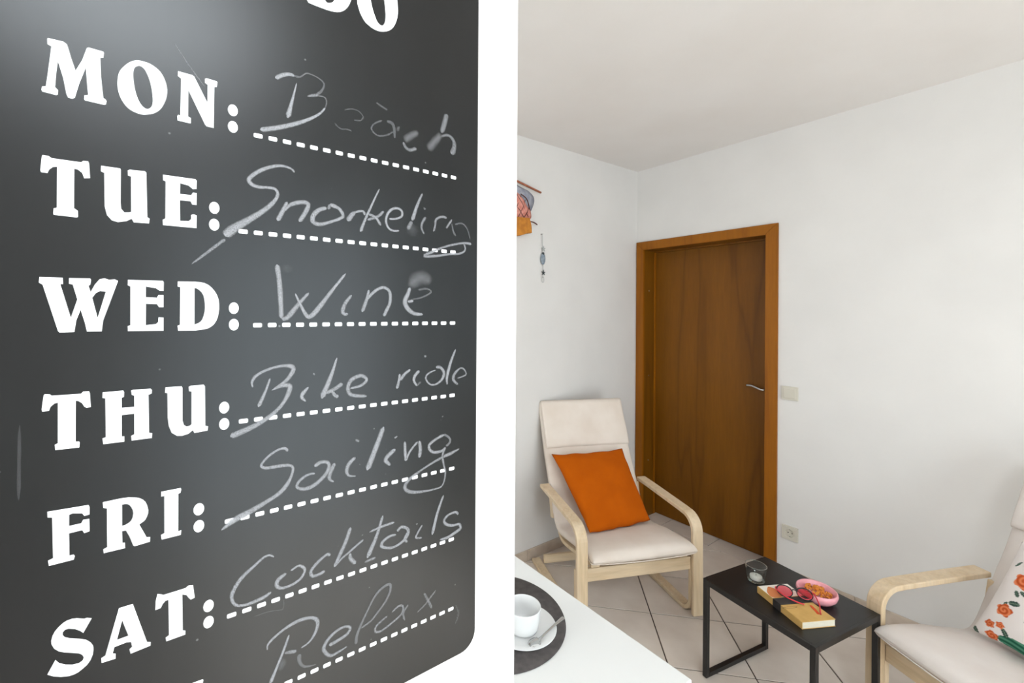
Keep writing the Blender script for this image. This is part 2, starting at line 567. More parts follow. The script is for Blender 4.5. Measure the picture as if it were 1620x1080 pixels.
LX = DX + 0.145
box('door_jamb', DX, LX + 0.05, OY1, OY1 + 0.02, 0.0005, OZ, M['doorleaf'], door)  # jambs use the darker leaf wood to put the recess shade into colour
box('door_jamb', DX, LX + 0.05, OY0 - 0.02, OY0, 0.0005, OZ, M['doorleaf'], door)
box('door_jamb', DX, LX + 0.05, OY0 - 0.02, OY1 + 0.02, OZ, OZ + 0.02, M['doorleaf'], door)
# rebate strips against which the leaf closes
box('door_stop', LX - 0.022, LX - 0.002, OY1 - 0.004, OY1, 0.0005, OZ, M['doorframe'], door)
box('door_stop', LX - 0.022, LX - 0.002, OY0, OY0 + 0.012, 0.0005, OZ, M['doorframe'], door)
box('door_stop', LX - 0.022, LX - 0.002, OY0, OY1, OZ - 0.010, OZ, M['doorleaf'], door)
leaf = box('door_leaf', LX, LX + 0.04, OY0 + 0.001, OY1 - 0.001, 0.006, OZ - 0.001, M['doorleaf'], door, bevel=0.002)
# small steel screws in the jamb
for z in (1.70, 1.06, 0.42):
    lathe('screw', [(0.0, -0.001), (0.005, -0.001), (0.0045, 0.0015), (0.0, 0.002)], M['steel'], door, 12).matrix_world = \
        Matrix.Translation((DX + 0.06, OY1, z)) @ Matrix.Rotation(PI / 2, 4, 'X')
# curved lever handle
hp = [(LX + 0.0, 1.186, 1.060), (LX - 0.03, 1.186, 1.060), (LX - 0.045, 1.190, 1.060), (LX - 0.050, 1.208, 1.060),
      (LX - 0.049, 1.235, 1.069), (LX - 0.046, 1.262, 1.077), (LX - 0.044, 1.292, 1.076)]
hnd = tube('door_handle', catmull(hp, 5), 0.0075, M['steel'], door, 10)
hnd['label'] = 'curved brushed steel lever handle'
lathe('escutcheon', [(0.0, 0.0), (0.024, 0.0), (0.022, 0.006), (0.0, 0.008)], M['steel'], door, 24).matrix_world = \
    Matrix.Translation((LX, 1.186, 1.060)) @ Matrix.Rotation(-PI / 2, 4, 'Y')
# board lettering and chalk strokes, 0.1 mm units in the plane of the board
DATA = (
    '[{"MON":[[0,[[-674,2212],[-595,2215],[-576,2203],[-567,2172],[-553,2114],[-529,2032],[-494,2118],[-469,2214],[-460,2221],[-378,2219],[-374,2211],[-377,2174],[-3'
    '94,2167],[-389,2022],[-376,1880],[-364,1874],[-357,1862],[-361,1837],[-370,1831],[-478,1834],[-482,1842],[-481,1869],[-460,1879],[-464,1923],[-474,2072],[-510,1'
    '940],[-532,1837],[-546,1826],[-568,1829],[-577,1853],[-594,1959],[-622,2069],[-630,1985],[-636,1883],[-620,1866],[-621,1836],[-629,1828],[-701,1833],[-705,1845]'
    ',[-702,1867],[-683,1875],[-675,1949],[-656,2160],[-676,2169],[-677,2205]],[]],[1,[[-181,2221],[-225,2192],[-262,2144],[-287,2093],[-296,2020],[-291,1959],[-273,'
    '1901],[-242,1854],[-205,1829],[-154,1818],[-115,1827],[-69,1851],[-29,1898],[1,1978],[8,2054],[-6,2123],[-37,2180],[-84,2214],[-130,2225]],[[[-175,2180],[-197,2'
    '154],[-203,2096],[-193,2003],[-173,1929],[-147,1884],[-118,1869],[-92,1891],[-82,1938],[-88,2018],[-103,2094],[-129,2159],[-153,2182]]]],[0,[[78,2221],[174,2220'
    '],[188,2211],[280,2027],[281,2173],[261,2185],[261,2216],[272,2225],[343,2222],[350,2216],[345,2175],[328,2170],[325,1831],[274,1833],[263,1846],[148,2091],[147'
    ',1880],[166,1872],[166,1830],[158,1828],[77,1831],[75,1865],[81,1876],[95,1875],[99,2169],[77,2183]],[]]],"TUE":[[0,[[-697,1396],[-667,1395],[-651,1383],[-496,1'
    '385],[-485,1398],[-459,1400],[-453,1386],[-447,1280],[-479,1273],[-490,1310],[-513,1329],[-533,1332],[-533,1051],[-512,1035],[-511,991],[-520,987],[-639,990],[-'
    '641,1003],[-639,1036],[-623,1041],[-623,1329],[-645,1322],[-664,1300],[-672,1275],[-704,1276],[-708,1288],[-701,1384]],[]],[0,[[-386,1382],[-277,1383],[-273,137'
    '4],[-273,1131],[-270,1084],[-251,1059],[-223,1063],[-210,1068],[-212,1334],[-230,1339],[-232,1376],[-221,1384],[-129,1390],[-120,1381],[-112,1041],[-98,1031],[-'
    '101,994],[-194,991],[-207,1017],[-238,995],[-288,981],[-324,991],[-351,1026],[-364,1086],[-368,1333],[-387,1341]],[]],[0,[[-15,1384],[199,1387],[209,1376],[207,'
    '1310],[183,1304],[153,1328],[97,1337],[96,1252],[171,1254],[183,1276],[209,1277],[208,1180],[179,1180],[168,1204],[96,1202],[98,1039],[155,1043],[172,1061],[172'
    ',1094],[187,1103],[210,1095],[209,993],[-13,992],[-15,1033],[2,1046],[2,1336],[-14,1341]],[]]],"WED":[[0,[[-709,552],[-590,553],[-588,508],[-603,508],[-546,270]'
    ',[-512,402],[-537,507],[-557,512],[-557,552],[-444,555],[-438,545],[-442,510],[-452,502],[-440,457],[-417,511],[-391,551],[-364,560],[-337,550],[-304,555],[-285'
    ',544],[-369,251],[-377,170],[-459,171],[-471,236],[-494,327],[-517,252],[-527,169],[-605,167],[-613,178],[-693,500],[-712,514]],[[[-431,415],[-411,450],[-387,46'
    '6],[-355,461],[-400,270],[-416,343]]]],[0,[[-227,555],[-12,557],[-6,545],[-7,479],[-32,480],[-56,498],[-118,509],[-118,427],[-49,424],[-39,447],[-7,446],[-7,351'
    '],[-35,351],[-48,375],[-117,377],[-117,213],[-54,220],[-40,236],[-38,273],[-6,271],[-6,168],[-225,169],[-227,206],[-211,214],[-212,505],[-228,515]],[]],[0,[[85,'
    '557],[193,560],[233,558],[266,552],[296,536],[318,515],[339,488],[356,456],[368,417],[372,377],[372,342],[368,307],[363,277],[353,246],[338,218],[320,199],[297,'
    '183],[268,174],[209,166],[89,166],[85,206],[101,213],[102,512],[84,517]],[[[197,509],[215,505],[229,495],[246,477],[259,453],[267,419],[270,384],[271,350],[269,'
    '316],[262,284],[253,255],[242,238],[227,226],[198,213]]]]],"THU":[[0,[[-679,-259],[-652,-263],[-644,-273],[-489,-275],[-477,-260],[-446,-261],[-441,-275],[-435,'
    '-377],[-459,-379],[-471,-370],[-483,-343],[-503,-326],[-517,-322],[-517,-614],[-498,-616],[-494,-625],[-497,-659],[-623,-656],[-626,-618],[-610,-610],[-611,-325'
    '],[-630,-330],[-649,-350],[-657,-377],[-691,-378],[-694,-363],[-684,-266]],[]],[0,[[-369,-277],[-251,-275],[-246,-287],[-247,-323],[-260,-329],[-259,-404],[-184'
    ',-405],[-185,-321],[-200,-312],[-204,-280],[-191,-275],[-85,-277],[-77,-288],[-78,-314],[-98,-322],[-93,-615],[-73,-622],[-76,-658],[-199,-658],[-202,-622],[-18'
    '3,-613],[-184,-457],[-259,-458],[-258,-617],[-243,-619],[-243,-659],[-364,-658],[-369,-615],[-350,-609],[-354,-323],[-371,-317]],[]],[0,[[9,-275],[115,-277],[12'
    '0,-290],[122,-551],[131,-586],[149,-603],[170,-600],[183,-589],[182,-326],[165,-320],[163,-286],[176,-278],[266,-278],[274,-292],[278,-615],[298,-622],[294,-656'
    '],[203,-662],[193,-637],[163,-662],[121,-672],[86,-667],[51,-637],[32,-580],[25,-513],[22,-322],[7,-317]],[]]],"FRI":[[0,[[-662,-1078],[-445,-1084],[-439,-1100]'
    ',[-439,-1154],[-467,-1158],[-479,-1136],[-530,-1123],[-549,-1129],[-549,-1208],[-484,-1206],[-473,-1183],[-440,-1186],[-438,-1276],[-467,-1282],[-478,-1257],[-5'
    '49,-1260],[-546,-1418],[-523,-1418],[-517,-1431],[-523,-1455],[-652,-1458],[-657,-1420],[-631,-1410],[-637,-1125],[-661,-1118]],[]],[0,[[-365,-1084],[-265,-1080'
    '],[-216,-1083],[-168,-1096],[-146,-1107],[-129,-1121],[-113,-1142],[-102,-1172],[-95,-1210],[-96,-1234],[-103,-1257],[-112,-1277],[-122,-1288],[-150,-1305],[-10'
    '5,-1414],[-82,-1420],[-84,-1456],[-176,-1463],[-185,-1455],[-208,-1380],[-230,-1328],[-253,-1328],[-251,-1415],[-236,-1418],[-234,-1460],[-358,-1460],[-360,-143'
    '1],[-338,-1421],[-341,-1136],[-362,-1126]],[[[-254,-1129],[-237,-1128],[-222,-1132],[-209,-1143],[-198,-1162],[-189,-1186],[-186,-1211],[-190,-1242],[-197,-1260'
    '],[-208,-1273],[-233,-1286],[-253,-1288]]]],[0,[[-14,-1087],[113,-1086],[116,-1100],[111,-1124],[97,-1129],[98,-1426],[118,-1423],[115,-1460],[-9,-1462],[-14,-1'
    '424],[8,-1416],[6,-1124],[-14,-1125]],[]]],"SAT":[[0,[[-423,-1912],[-469,-2000],[-486,-1978],[-515,-1953],[-549,-1937],[-568,-1938],[-579,-1951],[-579,-1970],[-'
    '568,-1989],[-543,-2007],[-486,-2035],[-452,-2057],[-428,-2086],[-415,-2114],[-412,-2143],[-416,-2179],[-429,-2215],[-448,-2241],[-471,-2257],[-496,-2272],[-519,'
    '-2277],[-547,-2275],[-586,-2262],[-624,-2241],[-657,-2213],[-616,-2129],[-597,-2159],[-564,-2185],[-525,-2203],[-491,-2207],[-471,-2197],[-465,-2177],[-474,-215'
    '5],[-491,-2138],[-514,-2125],[-570,-2096],[-598,-2077],[-622,-2048],[-636,-2012],[-638,-1986],[-631,-1952],[-619,-1927],[-601,-1905],[-577,-1885],[-557,-1876],['
    '-532,-1874],[-504,-1880],[-464,-1900],[-450,-1898]],[]],[0,[[-268,-1898],[-186,-1897],[-98,-2222],[-75,-2232],[-76,-2260],[-197,-2269],[-204,-2233],[-188,-2220]'
    ',[-195,-2181],[-223,-2173],[-294,-2178],[-303,-2221],[-286,-2229],[-287,-2267],[-366,-2263],[-368,-2227],[-345,-2218]],[[[-249,-1996],[-211,-2127],[-279,-2130]]'
    ']],[0,[[-34,-1877],[-7,-1890],[3,-1898],[148,-1896],[170,-1882],[200,-1889],[212,-1995],[185,-2002],[170,-1980],[156,-1954],[127,-1939],[132,-2227],[150,-2236],'
    '[149,-2268],[25,-2270],[20,-2239],[42,-2228],[37,-1948],[17,-1949],[0,-1967],[-13,-1995],[-47,-1997],[-44,-1926]],[]]],"DO":[[0,[[1060,3187],[1076,3168],[1130,3'
    '166],[1188,3167],[1240,3168],[1286,3173],[1313,3179],[1340,3186],[1367,3198],[1394,3217],[1416,3238],[1435,3263],[1450,3289],[1463,3318],[1476,3358],[1483,3402]'
    ',[1490,3459],[1482,3518],[1464,3558],[1433,3585],[1392,3600],[1337,3603],[1270,3593],[1064,3551],[1052,3506],[1084,3495],[1091,3239],[1054,3217]],[[[1226,3255],'
    '[1233,3245],[1243,3239],[1254,3240],[1266,3244],[1282,3253],[1299,3266],[1312,3291],[1322,3335],[1325,3390],[1315,3446],[1284,3492],[1225,3499]]]],[0,[[1536,338'
    '3],[1540,3343],[1555,3300],[1568,3267],[1584,3242],[1604,3214],[1627,3193],[1657,3179],[1686,3167],[1720,3161],[1754,3160],[1784,3164],[1814,3174],[1847,3189],['
    '1876,3209],[1901,3232],[1922,3259],[1940,3293],[1954,3328],[1965,3369],[1973,3416],[1975,3453],[1972,3489],[1964,3558],[1948,3624],[1920,3685],[1872,3729],[1811'
    ',3752],[1742,3751],[1675,3721],[1610,3657],[1560,3565],[1536,3465]],[[[1677,3440],[1685,3401],[1696,3364],[1708,3328],[1723,3297],[1736,3267],[1753,3245],[1772,'
    '3232],[1791,3229],[1805,3234],[1814,3243],[1825,3264],[1833,3289],[1836,3327],[1836,3362],[1830,3432],[1820,3499],[1796,3582],[1758,3644],[1713,3660],[1680,3610'
    '],[1669,3521]]]]]},{"MON":[[464,2014],[465,1875]],"TUE":[[333,1175],[333,1036]],"WED":[[480,349],[481,210]],"THU":[[413,-482],[414,-619]],"FRI":[[237,-1287],[23'
    '8,-1424]],"SAT":[[309,-2099],[310,-2232]]},{"Beach":[[0.9,[39.7,39.7,31.3],[[796,2384],[844,2424],[906,2456],[955,2455]]],[0.4,[21.4,12.8,12.8,15.0,21.4,32.1],['
    '[955,2455],[1006,2463],[1061,2512],[1127,2511],[1185,2494],[1220,2460],[1200,2395],[1148,2338]]],[0.6,[10.9,32.6,26.1],[[1070,2304],[1109,2322],[1167,2341]]],[0'
    '.38,[13.2,13.2],[[1167,2336],[1225,2338],[1245,2299],[1231,2240]]],[0.92,[17.8,28.9,42.2,44.5,46.7],[[1231,2240],[1187,2179],[1111,2115],[999,2043],[873,1978],['
    '768,1934],[675,1900]]],[0.95,[10.7,27.9,53.6],[[974,2396],[947,2273],[899,2061]]],[0.25,[13.7],[[1417,2270],[1490,2300],[1564,2294],[1603,2252],[1576,2209],[151'
    '2,2197]]],[0.25,[15.8],[[1321,2119],[1377,2082],[1449,2090],[1486,2083]]],[0.28,[19.2],[[1803,2266],[1730,2221],[1691,2169],[1714,2122],[1776,2105],[1867,2137],'
    '[1926,2183]]],[0.3,[31.4,36.2,36.2,29.0],[[1855,2274],[1913,2267],[1937,2219],[1944,2122]]],[0.2,[36.8],[[1991,2253],[1973,2200]]],[0.28,[21.4],[[1740,2431],[17'
    '96,2409],[1860,2388]]],[0.38,[50.5,75.8,75.8],[[2219,2248],[2131,2188],[2046,2118]]],[0.5,[29.7,37.1,42.0],[[2040,2100],[2071,2052],[2120,2035],[2195,2068]]],[0'
    '.5,[63.2,65.9,65.9],[[2572,2532],[2548,2437],[2508,2311]]],[0.38,[65.4,86.3,78.4],[[2508,2299],[2414,2185],[2336,2081]]],[0.48,[28.8,36.6,58.8,78.4],[[2508,2270'
    '],[2590,2301],[2660,2264],[2675,2184],[2640,2099]]]],"Snorkeling":[[0.85,[19.3,27.8,36.4,36.4,38.5,25.7,30.0,42.8,47.1,57.8,74.9,85.6],[[960,1584],[929,1612],[8'
    '57,1622],[779,1602],[694,1558],[627,1504],[588,1452],[611,1415],[669,1402],[737,1409],[797,1405],[819,1366],[798,1307],[738,1233],[654,1158],[556,1082],[469,101'
    '3],[411,950]]],[0.6,[29.6,25.6,15.8],[[411,923],[339,855],[178,701]]],[0.85,[27.6,42.4,44.5],[[899,1308],[859,1213],[819,1128]]],[0.8,[21.1,42.3,42.3,45.1,42.3]'
    ',[[877,1224],[924,1282],[997,1316],[1059,1325],[1084,1305],[1059,1236],[1004,1142]]],[0.8,[44.8,37.3,37.3,33.6,31.3,37.3,44.8,52.2,44.8,37.3],[[1281,1336],[1317'
    ',1331],[1372,1309],[1407,1256],[1386,1223],[1285,1173],[1187,1140],[1129,1155],[1123,1193],[1141,1234],[1186,1276],[1251,1302]]],[0.6,[37.3],[[1281,1339],[1268,'
    '1291]]],[0.75,[46.3,58.6],[[1524,1299],[1489,1260],[1455,1204]]],[0.75,[23.0,27.6,27.6],[[1496,1281],[1560,1311],[1610,1318],[1629,1282]]],[0.8,[17.5,27.1,36.7]'
    ',[[1779,1568],[1705,1408],[1633,1244],[1583,1113]]],[0.65,[32.1],[[1826,1350],[1766,1289],[1655,1239]]],[0.75,[31.4],[[1669,1297],[1743,1272],[1797,1200]]],[0.8'
    '5,[22.6,26.4,28.3,32.1,28.3,26.4,22.6],[[1889,1279],[1962,1289],[2027,1322],[2031,1374],[1989,1399],[1924,1385],[1870,1327],[1853,1250],[1880,1186],[1935,1162],'
    '[2000,1170]]],[0.75,[23.7,39.6,51.4],[[2272,1601],[2209,1460],[2151,1295]]],[0.5,[48.7],[[2147,1286],[2099,1193]]],[0.12,[58.3,116.5,135.9,87.4],[[2123,1265],[2'
    '152,1199],[2182,1124]]],[0.55,[33.8,29.8,19.9],[[2314,1351],[2270,1283],[2265,1221],[2296,1167]]],[0.35,[25.8],[[2289,1449],[2311,1435]]],[0.6,[34.9,28.7,26.7],'
    '[[2580,1376],[2516,1381],[2443,1340],[2433,1276],[2412,1206]]],[0.55,[26.9],[[2650,1366],[2613,1315],[2575,1261]]],[0.3,[18.6,24.8,31.0],[[2645,1328],[2668,1239'
    '],[2701,1187]]],[0.25,[22.9,20.8,16.6],[[2689,1315],[2767,1338],[2823,1322],[2870,1261],[2899,1169]]],[0.68,[36.2,27.7,27.7,29.8,36.2,36.2,29.8,27.7,27.7,23.4],'
    '[[2917,1114],[2825,1119],[2669,1086],[2529,1041],[2404,985],[2297,930],[2456,943],[2615,975],[2758,992],[2831,1040],[2814,1109]]]],"Wine":[[0.85,[46.1,48.2,41.9'
    '],[[816,739],[835,609],[849,422],[856,262]]],[0.75,[42.2,50.6,38.0,27.4],[[860,257],[909,271],[999,386],[1092,497]]],[0.85,[19.3,32.2,53.6,42.9,32.2,27.9],[[973'
    ',486],[1018,387],[1065,300],[1103,276],[1169,340],[1296,511],[1437,694]]],[0.75,[30.0,39.2,43.8,30.0],[[1498,486],[1434,403],[1410,326],[1429,301],[1462,303]]],'
    '[0.8,[28.3,40.1,42.5],[[1674,543],[1652,448],[1606,322]]],[0.78,[35.3,35.3,37.6,40.0,40.0],[[1652,448],[1741,535],[1831,572],[1899,529],[1902,421],[1862,334],[1'
    '836,280]]],[0.8,[32.6,37.7],[[2171,442],[2106,433]]],[0.8,[28.0,43.3,56.0,61.1,50.9,43.3],[[2286,300],[2182,308],[2107,358],[2072,435],[2106,513],[2130,581]]],['
    '0.3,[17.5,22.6,22.6],[[2156,459],[2282,484],[2386,544],[2333,577],[2231,562]]],[0.3,[74.8,149.7,137.2,87.3],[[2118,581],[2217,680],[2307,690],[2385,636]]],[0.08'
    ',[74.2,95.4,74.2],[[898,754],[903,660]]]],"Bikeride":[[0.8,[12.7,33.3,26.9,26.9,28.5,47.5,41.2,28.5,19.0],[[629,-333],[622,-287],[657,-233],[742,-189],[850,-164'
    '],[933,-169],[961,-197],[940,-247],[892,-303],[796,-363]]],[0.8,[11.3,40.5,48.6,35.7,35.7,40.5,48.6,53.5,58.4],[[780,-373],[864,-340],[927,-346],[930,-380],[906'
    ',-444],[852,-526],[771,-596],[672,-654],[577,-693],[459,-731]]],[0.82,[19.4,24.3,40.4],[[766,-267],[730,-375],[673,-508]]],[0.85,[17.0,42.4,37.3,15.3],[[1095,-3'
    '73],[1045,-428],[1038,-465],[1072,-503]]],[0.5,[30.7],[[1135,-261],[1150,-254]]],[0.82,[22.9,44.0,66.8],[[1357,-118],[1303,-283],[1216,-492]]],[0.68,[44.3,42.5,'
    '39.0],[[1412,-367],[1350,-408],[1257,-446]]],[0.7,[35.0,43.7],[[1311,-424],[1339,-474],[1375,-492]]],[0.72,[25.6,35.8,46.0,40.9,35.8],[[1491,-423],[1597,-405],['
    '1657,-353],[1597,-308],[1502,-340],[1467,-416],[1503,-488],[1658,-516]]],[0.8,[29.6,32.9,42.7],[[2018,-321],[2010,-387],[1987,-473]]],[0.78,[28.4,36.7,41.7],[[2'
    '140,-285],[2075,-329],[2022,-388]]],[0.8,[38.9,40.6,33.8,20.3],[[2248,-305],[2195,-357],[2184,-409],[2221,-465]]],[0.3,[23.6],[[2221,-465],[2267,-423]]],[0.55,['
    '28.9],[[2308,-147],[2332,-161]]],[0.75,[17.3,22.5,22.5,20.8,29.4,39.8,38.1,34.6],[[2450,-314],[2379,-333],[2329,-375],[2345,-430],[2398,-469],[2469,-464],[2536,'
    '-415],[2557,-347],[2512,-289],[2454,-281]]],[0.78,[25.0,41.0,44.6,26.8],[[2710,-95],[2641,-250],[2597,-405],[2601,-484]]],[0.6,[17.9,21.5,21.5,23.3,39.4,41.2,21'
    '.5],[[2736,-424],[2813,-410],[2857,-385],[2822,-326],[2764,-318],[2693,-380],[2684,-443],[2746,-497]]]],"Sailing":[[0.78,[30.1,24.1,24.1,26.1,34.1,34.1,26.1,30.'
    '1,46.2,40.2,42.2,50.2,62.2,52.2,18.1],[[917,-935],[890,-903],[824,-912],[750,-956],[699,-1020],[743,-1051],[841,-1054],[938,-1067],[963,-1112],[926,-1212],[851,'
    '-1294],[729,-1353],[611,-1401],[497,-1440],[398,-1501]]],[0.75,[45.7,35.3,39.4,41.5,41.5,31.1,29.1,22.8],[[1153,-1118],[1208,-1091],[1273,-1104],[1287,-1154],[1'
    '245,-1225],[1154,-1290],[1065,-1308],[999,-1275],[1020,-1224],[1091,-1184],[1158,-1184]]],[0.7,[42.6,46.9,36.2,17.0],[[1342,-1122],[1301,-1208],[1294,-1264],[13'
    '35,-1301]]],[0.75,[36.1,44.7,42.9,25.8,12.0],[[1545,-1105],[1478,-1161],[1460,-1226],[1485,-1273],[1552,-1290]]],[0.5,[25.8],[[1546,-932],[1584,-956]]],[0.8,[53'
    '.6,62.5,66.0],[[1841,-848],[1758,-1049],[1668,-1256]]],[0.78,[45.4,50.8,50.8,30.9],[[1972,-1098],[1886,-1159],[1867,-1200],[1919,-1254]]],[0.7,[18.2,23.7],[[199'
    '4,-968],[1963,-983]]],[0.78,[33.1,38.6,36.8],[[2081,-1039],[2085,-1138],[2094,-1243]]],[0.75,[31.3,27.6,29.5],[[2094,-1243],[2144,-1149],[2232,-1064]]],[0.78,[3'
    '7.6,47.0,43.2],[[2251,-1059],[2265,-1145],[2254,-1239]]],[0.75,[35.1,33.1,39.0,35.1,35.1,35.1],[[2559,-1041],[2469,-1070],[2385,-1115],[2376,-1164],[2430,-1212]'
    ',[2530,-1217],[2583,-1187]]],[0.45,[29.2,29.2,33.1],[[2559,-1035],[2626,-1080],[2642,-1131],[2591,-1175]]],[0.66,[33.2,29.3,23.4,21.5,21.5,25.4,39.1,44.9,43.0,2'
    '5.4,27.3,33.2,44.9,19.5],[[2581,-1182],[2546,-1263],[2560,-1370],[2583,-1479],[2543,-1601],[2433,-1620],[2278,-1610],[2147,-1582],[2084,-1524],[2128,-1452],[225'
    '8,-1387],[2402,-1331],[2541,-1288],[2653,-1265],[2769,-1232]]]],"Cocktails":[[0.78,[15.7,22.7,27.9,31.4,36.6,38.4,38.4,29.6,26.2,27.9,33.1,36.6,26.2],[[807,-185'
    '2],[771,-1825],[721,-1831],[651,-1878],[570,-1934],[517,-1991],[479,-2067],[485,-2128],[518,-2172],[585,-2192],[667,-2188],[737,-2176],[785,-2154]]],[0.78,[21.4'
    ',24.9,30.3,26.7,28.5,28.5,26.7,30.3,39.2,44.5,26.7],[[948,-2022],[1016,-1998],[1063,-2032],[1069,-2070],[1033,-2122],[956,-2152],[874,-2151],[832,-2116],[844,-2'
    '066],[911,-2032]]],[0.72,[37.4,29.9,35.5,37.4,31.8,35.5],[[1304,-1994],[1271,-1975],[1190,-2020],[1128,-2082],[1142,-2134],[1199,-2138],[1255,-2124]]],[0.72,[41'
    '.3,41.3,43.2,37.6],[[1501,-1780],[1459,-1895],[1401,-2010],[1344,-2116]]],[0.68,[22.1,23.9,27.6,23.9],[[1344,-2116],[1418,-2057],[1486,-2020],[1563,-1976],[1633'
    ',-1939]]],[0.7,[28.2,41.3,46.9,37.6],[[1499,-2032],[1503,-2084],[1556,-2151]]],[0.75,[31.4,43.2,56.9],[[1838,-1751],[1774,-1935],[1675,-2134]]],[0.72,[23.1,30.8'
    ',28.9],[[1696,-1882],[1824,-1862],[1967,-1856]]],[0.55,[24.9,28.7,26.8],[[1648,-2168],[1716,-2160],[1761,-2157]]],[0.74,[36.1,34.1,40.1,36.1,30.0,30.0,40.1,34.1'
    ',24.0],[[1999,-1961],[2046,-1927],[2114,-1961],[2126,-2017],[2076,-2075],[1978,-2109],[1901,-2102],[1827,-2062],[1844,-2016],[1920,-1985],[1987,-1991]]],[0.68,['
    '34.6,36.6,30.5],[[2126,-1999],[2088,-2060],[2117,-2105]]],[0.7,[22.8,27.0,22.8],[[2295,-1972],[2241,-2040],[2220,-2088],[2291,-2110]]],[0.4,[22.6],[[2217,-1943]'
    ',[2240,-1946]]],[0.75,[30.0,40.7,49.3],[[2561,-1714],[2483,-1890],[2419,-2114]]],[0.72,[37.3,28.5,30.7,37.3,35.1,32.9,43.9,43.9,37.3,26.3],[[2757,-1978],[2720,-'
    '1943],[2617,-1953],[2570,-2008],[2618,-2060],[2698,-2086],[2768,-2091],[2789,-2146],[2698,-2179],[2619,-2200],[2518,-2196]]]],"Relax":[[0.75,[12.1,29.4,26.0,38.'
    '1,36.3,31.2,39.8,34.6,22.5,15.6],[[757,-2654],[762,-2609],[820,-2563],[922,-2519],[1036,-2500],[1138,-2520],[1187,-2568],[1185,-2633],[1155,-2695],[1108,-2740],'
    '[1042,-2760]]],[0.82,[21.3,26.7,28.4,39.1],[[938,-2596],[894,-2712],[836,-2843],[782,-2962]]],[0.6,[21.2,37.1,38.9],[[901,-2745],[946,-2755],[1003,-2772]]],[0.3'
    '5,[45.0,30.6,23.4,10.8],[[1027,-2810],[1032,-2885],[1078,-2946],[1181,-2972]]],[0.2,[53.0,74.1,53.0],[[890,-2782],[862,-2890]]],[0.72,[41.1,37.4,33.7,28.0,31.8,'
    '37.4,41.1,33.7,28.0,13.1],[[1299,-2844],[1370,-2836],[1473,-2810],[1503,-2762],[1455,-2730],[1369,-2737],[1290,-2784],[1249,-2850],[1272,-2909],[1320,-2952],[13'
    '88,-2948],[1474,-2930]]],[0.42,[36.8,29.1,23.3,27.1,32.9,25.2,23.3,21.3],[[1564,-2946],[1577,-2848],[1658,-2697],[1768,-2536],[1873,-2479],[1926,-2489],[1920,-2'
    '563],[1864,-2651],[1788,-2721],[1714,-2780],[1613,-2810]]],[0.52,[22.4,26.4,24.4,26.4,22.4],[[1943,-2781],[2022,-2745],[2073,-2771],[2051,-2841],[1944,-2890],[1'
    '827,-2924],[1766,-2906],[1779,-2851],[1894,-2798]]],[0.42,[22.9,27.1,25.0],[[2134,-2771],[2075,-2841],[2094,-2922]]],[0.35,[19.0,21.1,27.4],[[2239,-2895],[2335,'
    '-2846],[2467,-2741]]],[0.36,[27.7,32.0,29.8],[[2324,-2718],[2373,-2817],[2421,-2917]]]],"scratch":[[0.35,[5.6,11.2,7.4],[[57,2426],[155,2284],[261,2150]]],[0.16'
    ',[8.5,11.9,8.5],[[654,-2320],[774,-2321],[875,-2344],[891,-2295],[886,-2253]]],[0.12,[11.2,31.3,26.8],[[2734,-3006],[2773,-3111],[2729,-3214]]],[0.12,[19.2,24.0'
    '],[[-802,-455],[-803,-960]]]]}]'
)
# ---------------------------------------------------------------- chalkboard
board = thing('chalkboard', 'black rectangular chalkboard with rounded corners and a weekly plan, on the white partition', 'chalkboard', (0, BY0, 1.5))
bx0, bx1, bz0, bz1 = -0.107, 0.3005, 1.1415 - 1.5, 1.985 - 1.5
r = 0.020
bm = bmesh.new()
ring = []
for cx, cz, a0 in ((bx1 - r, bz0 + r, -90), (bx1 - r, bz1 - r, 0), (bx0 + r, bz1 - r, 90), (bx0 + r, bz0 + r, 180)):
    for k in range(9):
        a = math.radians(a0 + k * 90 / 8)
        ring.append((cx + r * math.cos(a), cz + r * math.sin(a)))
fv = [bm.verts.new((x, -0.0014, z)) for x, z in ring]
bv = [bm.verts.new((x, 0.0, z)) for x, z in ring]
bm.faces.new(fv); bm.faces.new(bv[::-1])
for i in range(len(ring)):
    j = (i + 1) % len(ring)
    bm.faces.new((fv[i], bv[i], bv[j], fv[j]))
bm_obj('board_panel', bm, M['board'], board)

LET, COL, STR = json.loads(DATA)
YP, YC = -0.00150, -0.00175
def flat_poly(bm, outer, holes, y):
    loops = [[Vector((p[0] * 1e-4, p[1] * 1e-4, 0)) for p in lp] for lp in [outer] + holes]
    flat = [v for lp in loops for v in lp]
    vs_ = [bm.verts.new((v.x, y, v.y)) for v in flat]
    for t in tessellate_polygon(loops):
        try:
            bm.faces.new([vs_[i] for i in t])
        except ValueError:
            pass
def disc(bm, x, z, rx, rz, y, n=20):
    bm.faces.new([bm.verts.new((x + rx * math.cos(2 * PI * k / n), y, z + rz * math.sin(2 * PI * k / n))) for k in range(n)])
def round_loop(lp):
    return [[v.x, v.y] for v in catmull([(p[0], p[1], 0) for p in lp], 3, True)]
def day_letters(name, shapes, colon, label, scale=1.0, shift=(0, 0)):
    bm = bmesh.new()
    for sm, outer, holes in shapes:
        if sm:
            outer = round_loop(outer); holes = [round_loop(h) for h in holes]
        f = lambda lp: [[p[0] * scale + shift[0], p[1] * scale + shift[1]] for p in lp]
        flat_poly(bm, f(outer), [f(h) for h in holes], YP)
    for c in (colon or []):
        disc(bm, (c[0] * scale + shift[0]) * 1e-4, (c[1] * scale + shift[1]) * 1e-4, 0.0037, 0.0049, YP)
    o = bm_obj('printed_lettering', bm, M['print'], board)
    o['label'] = label
    return o
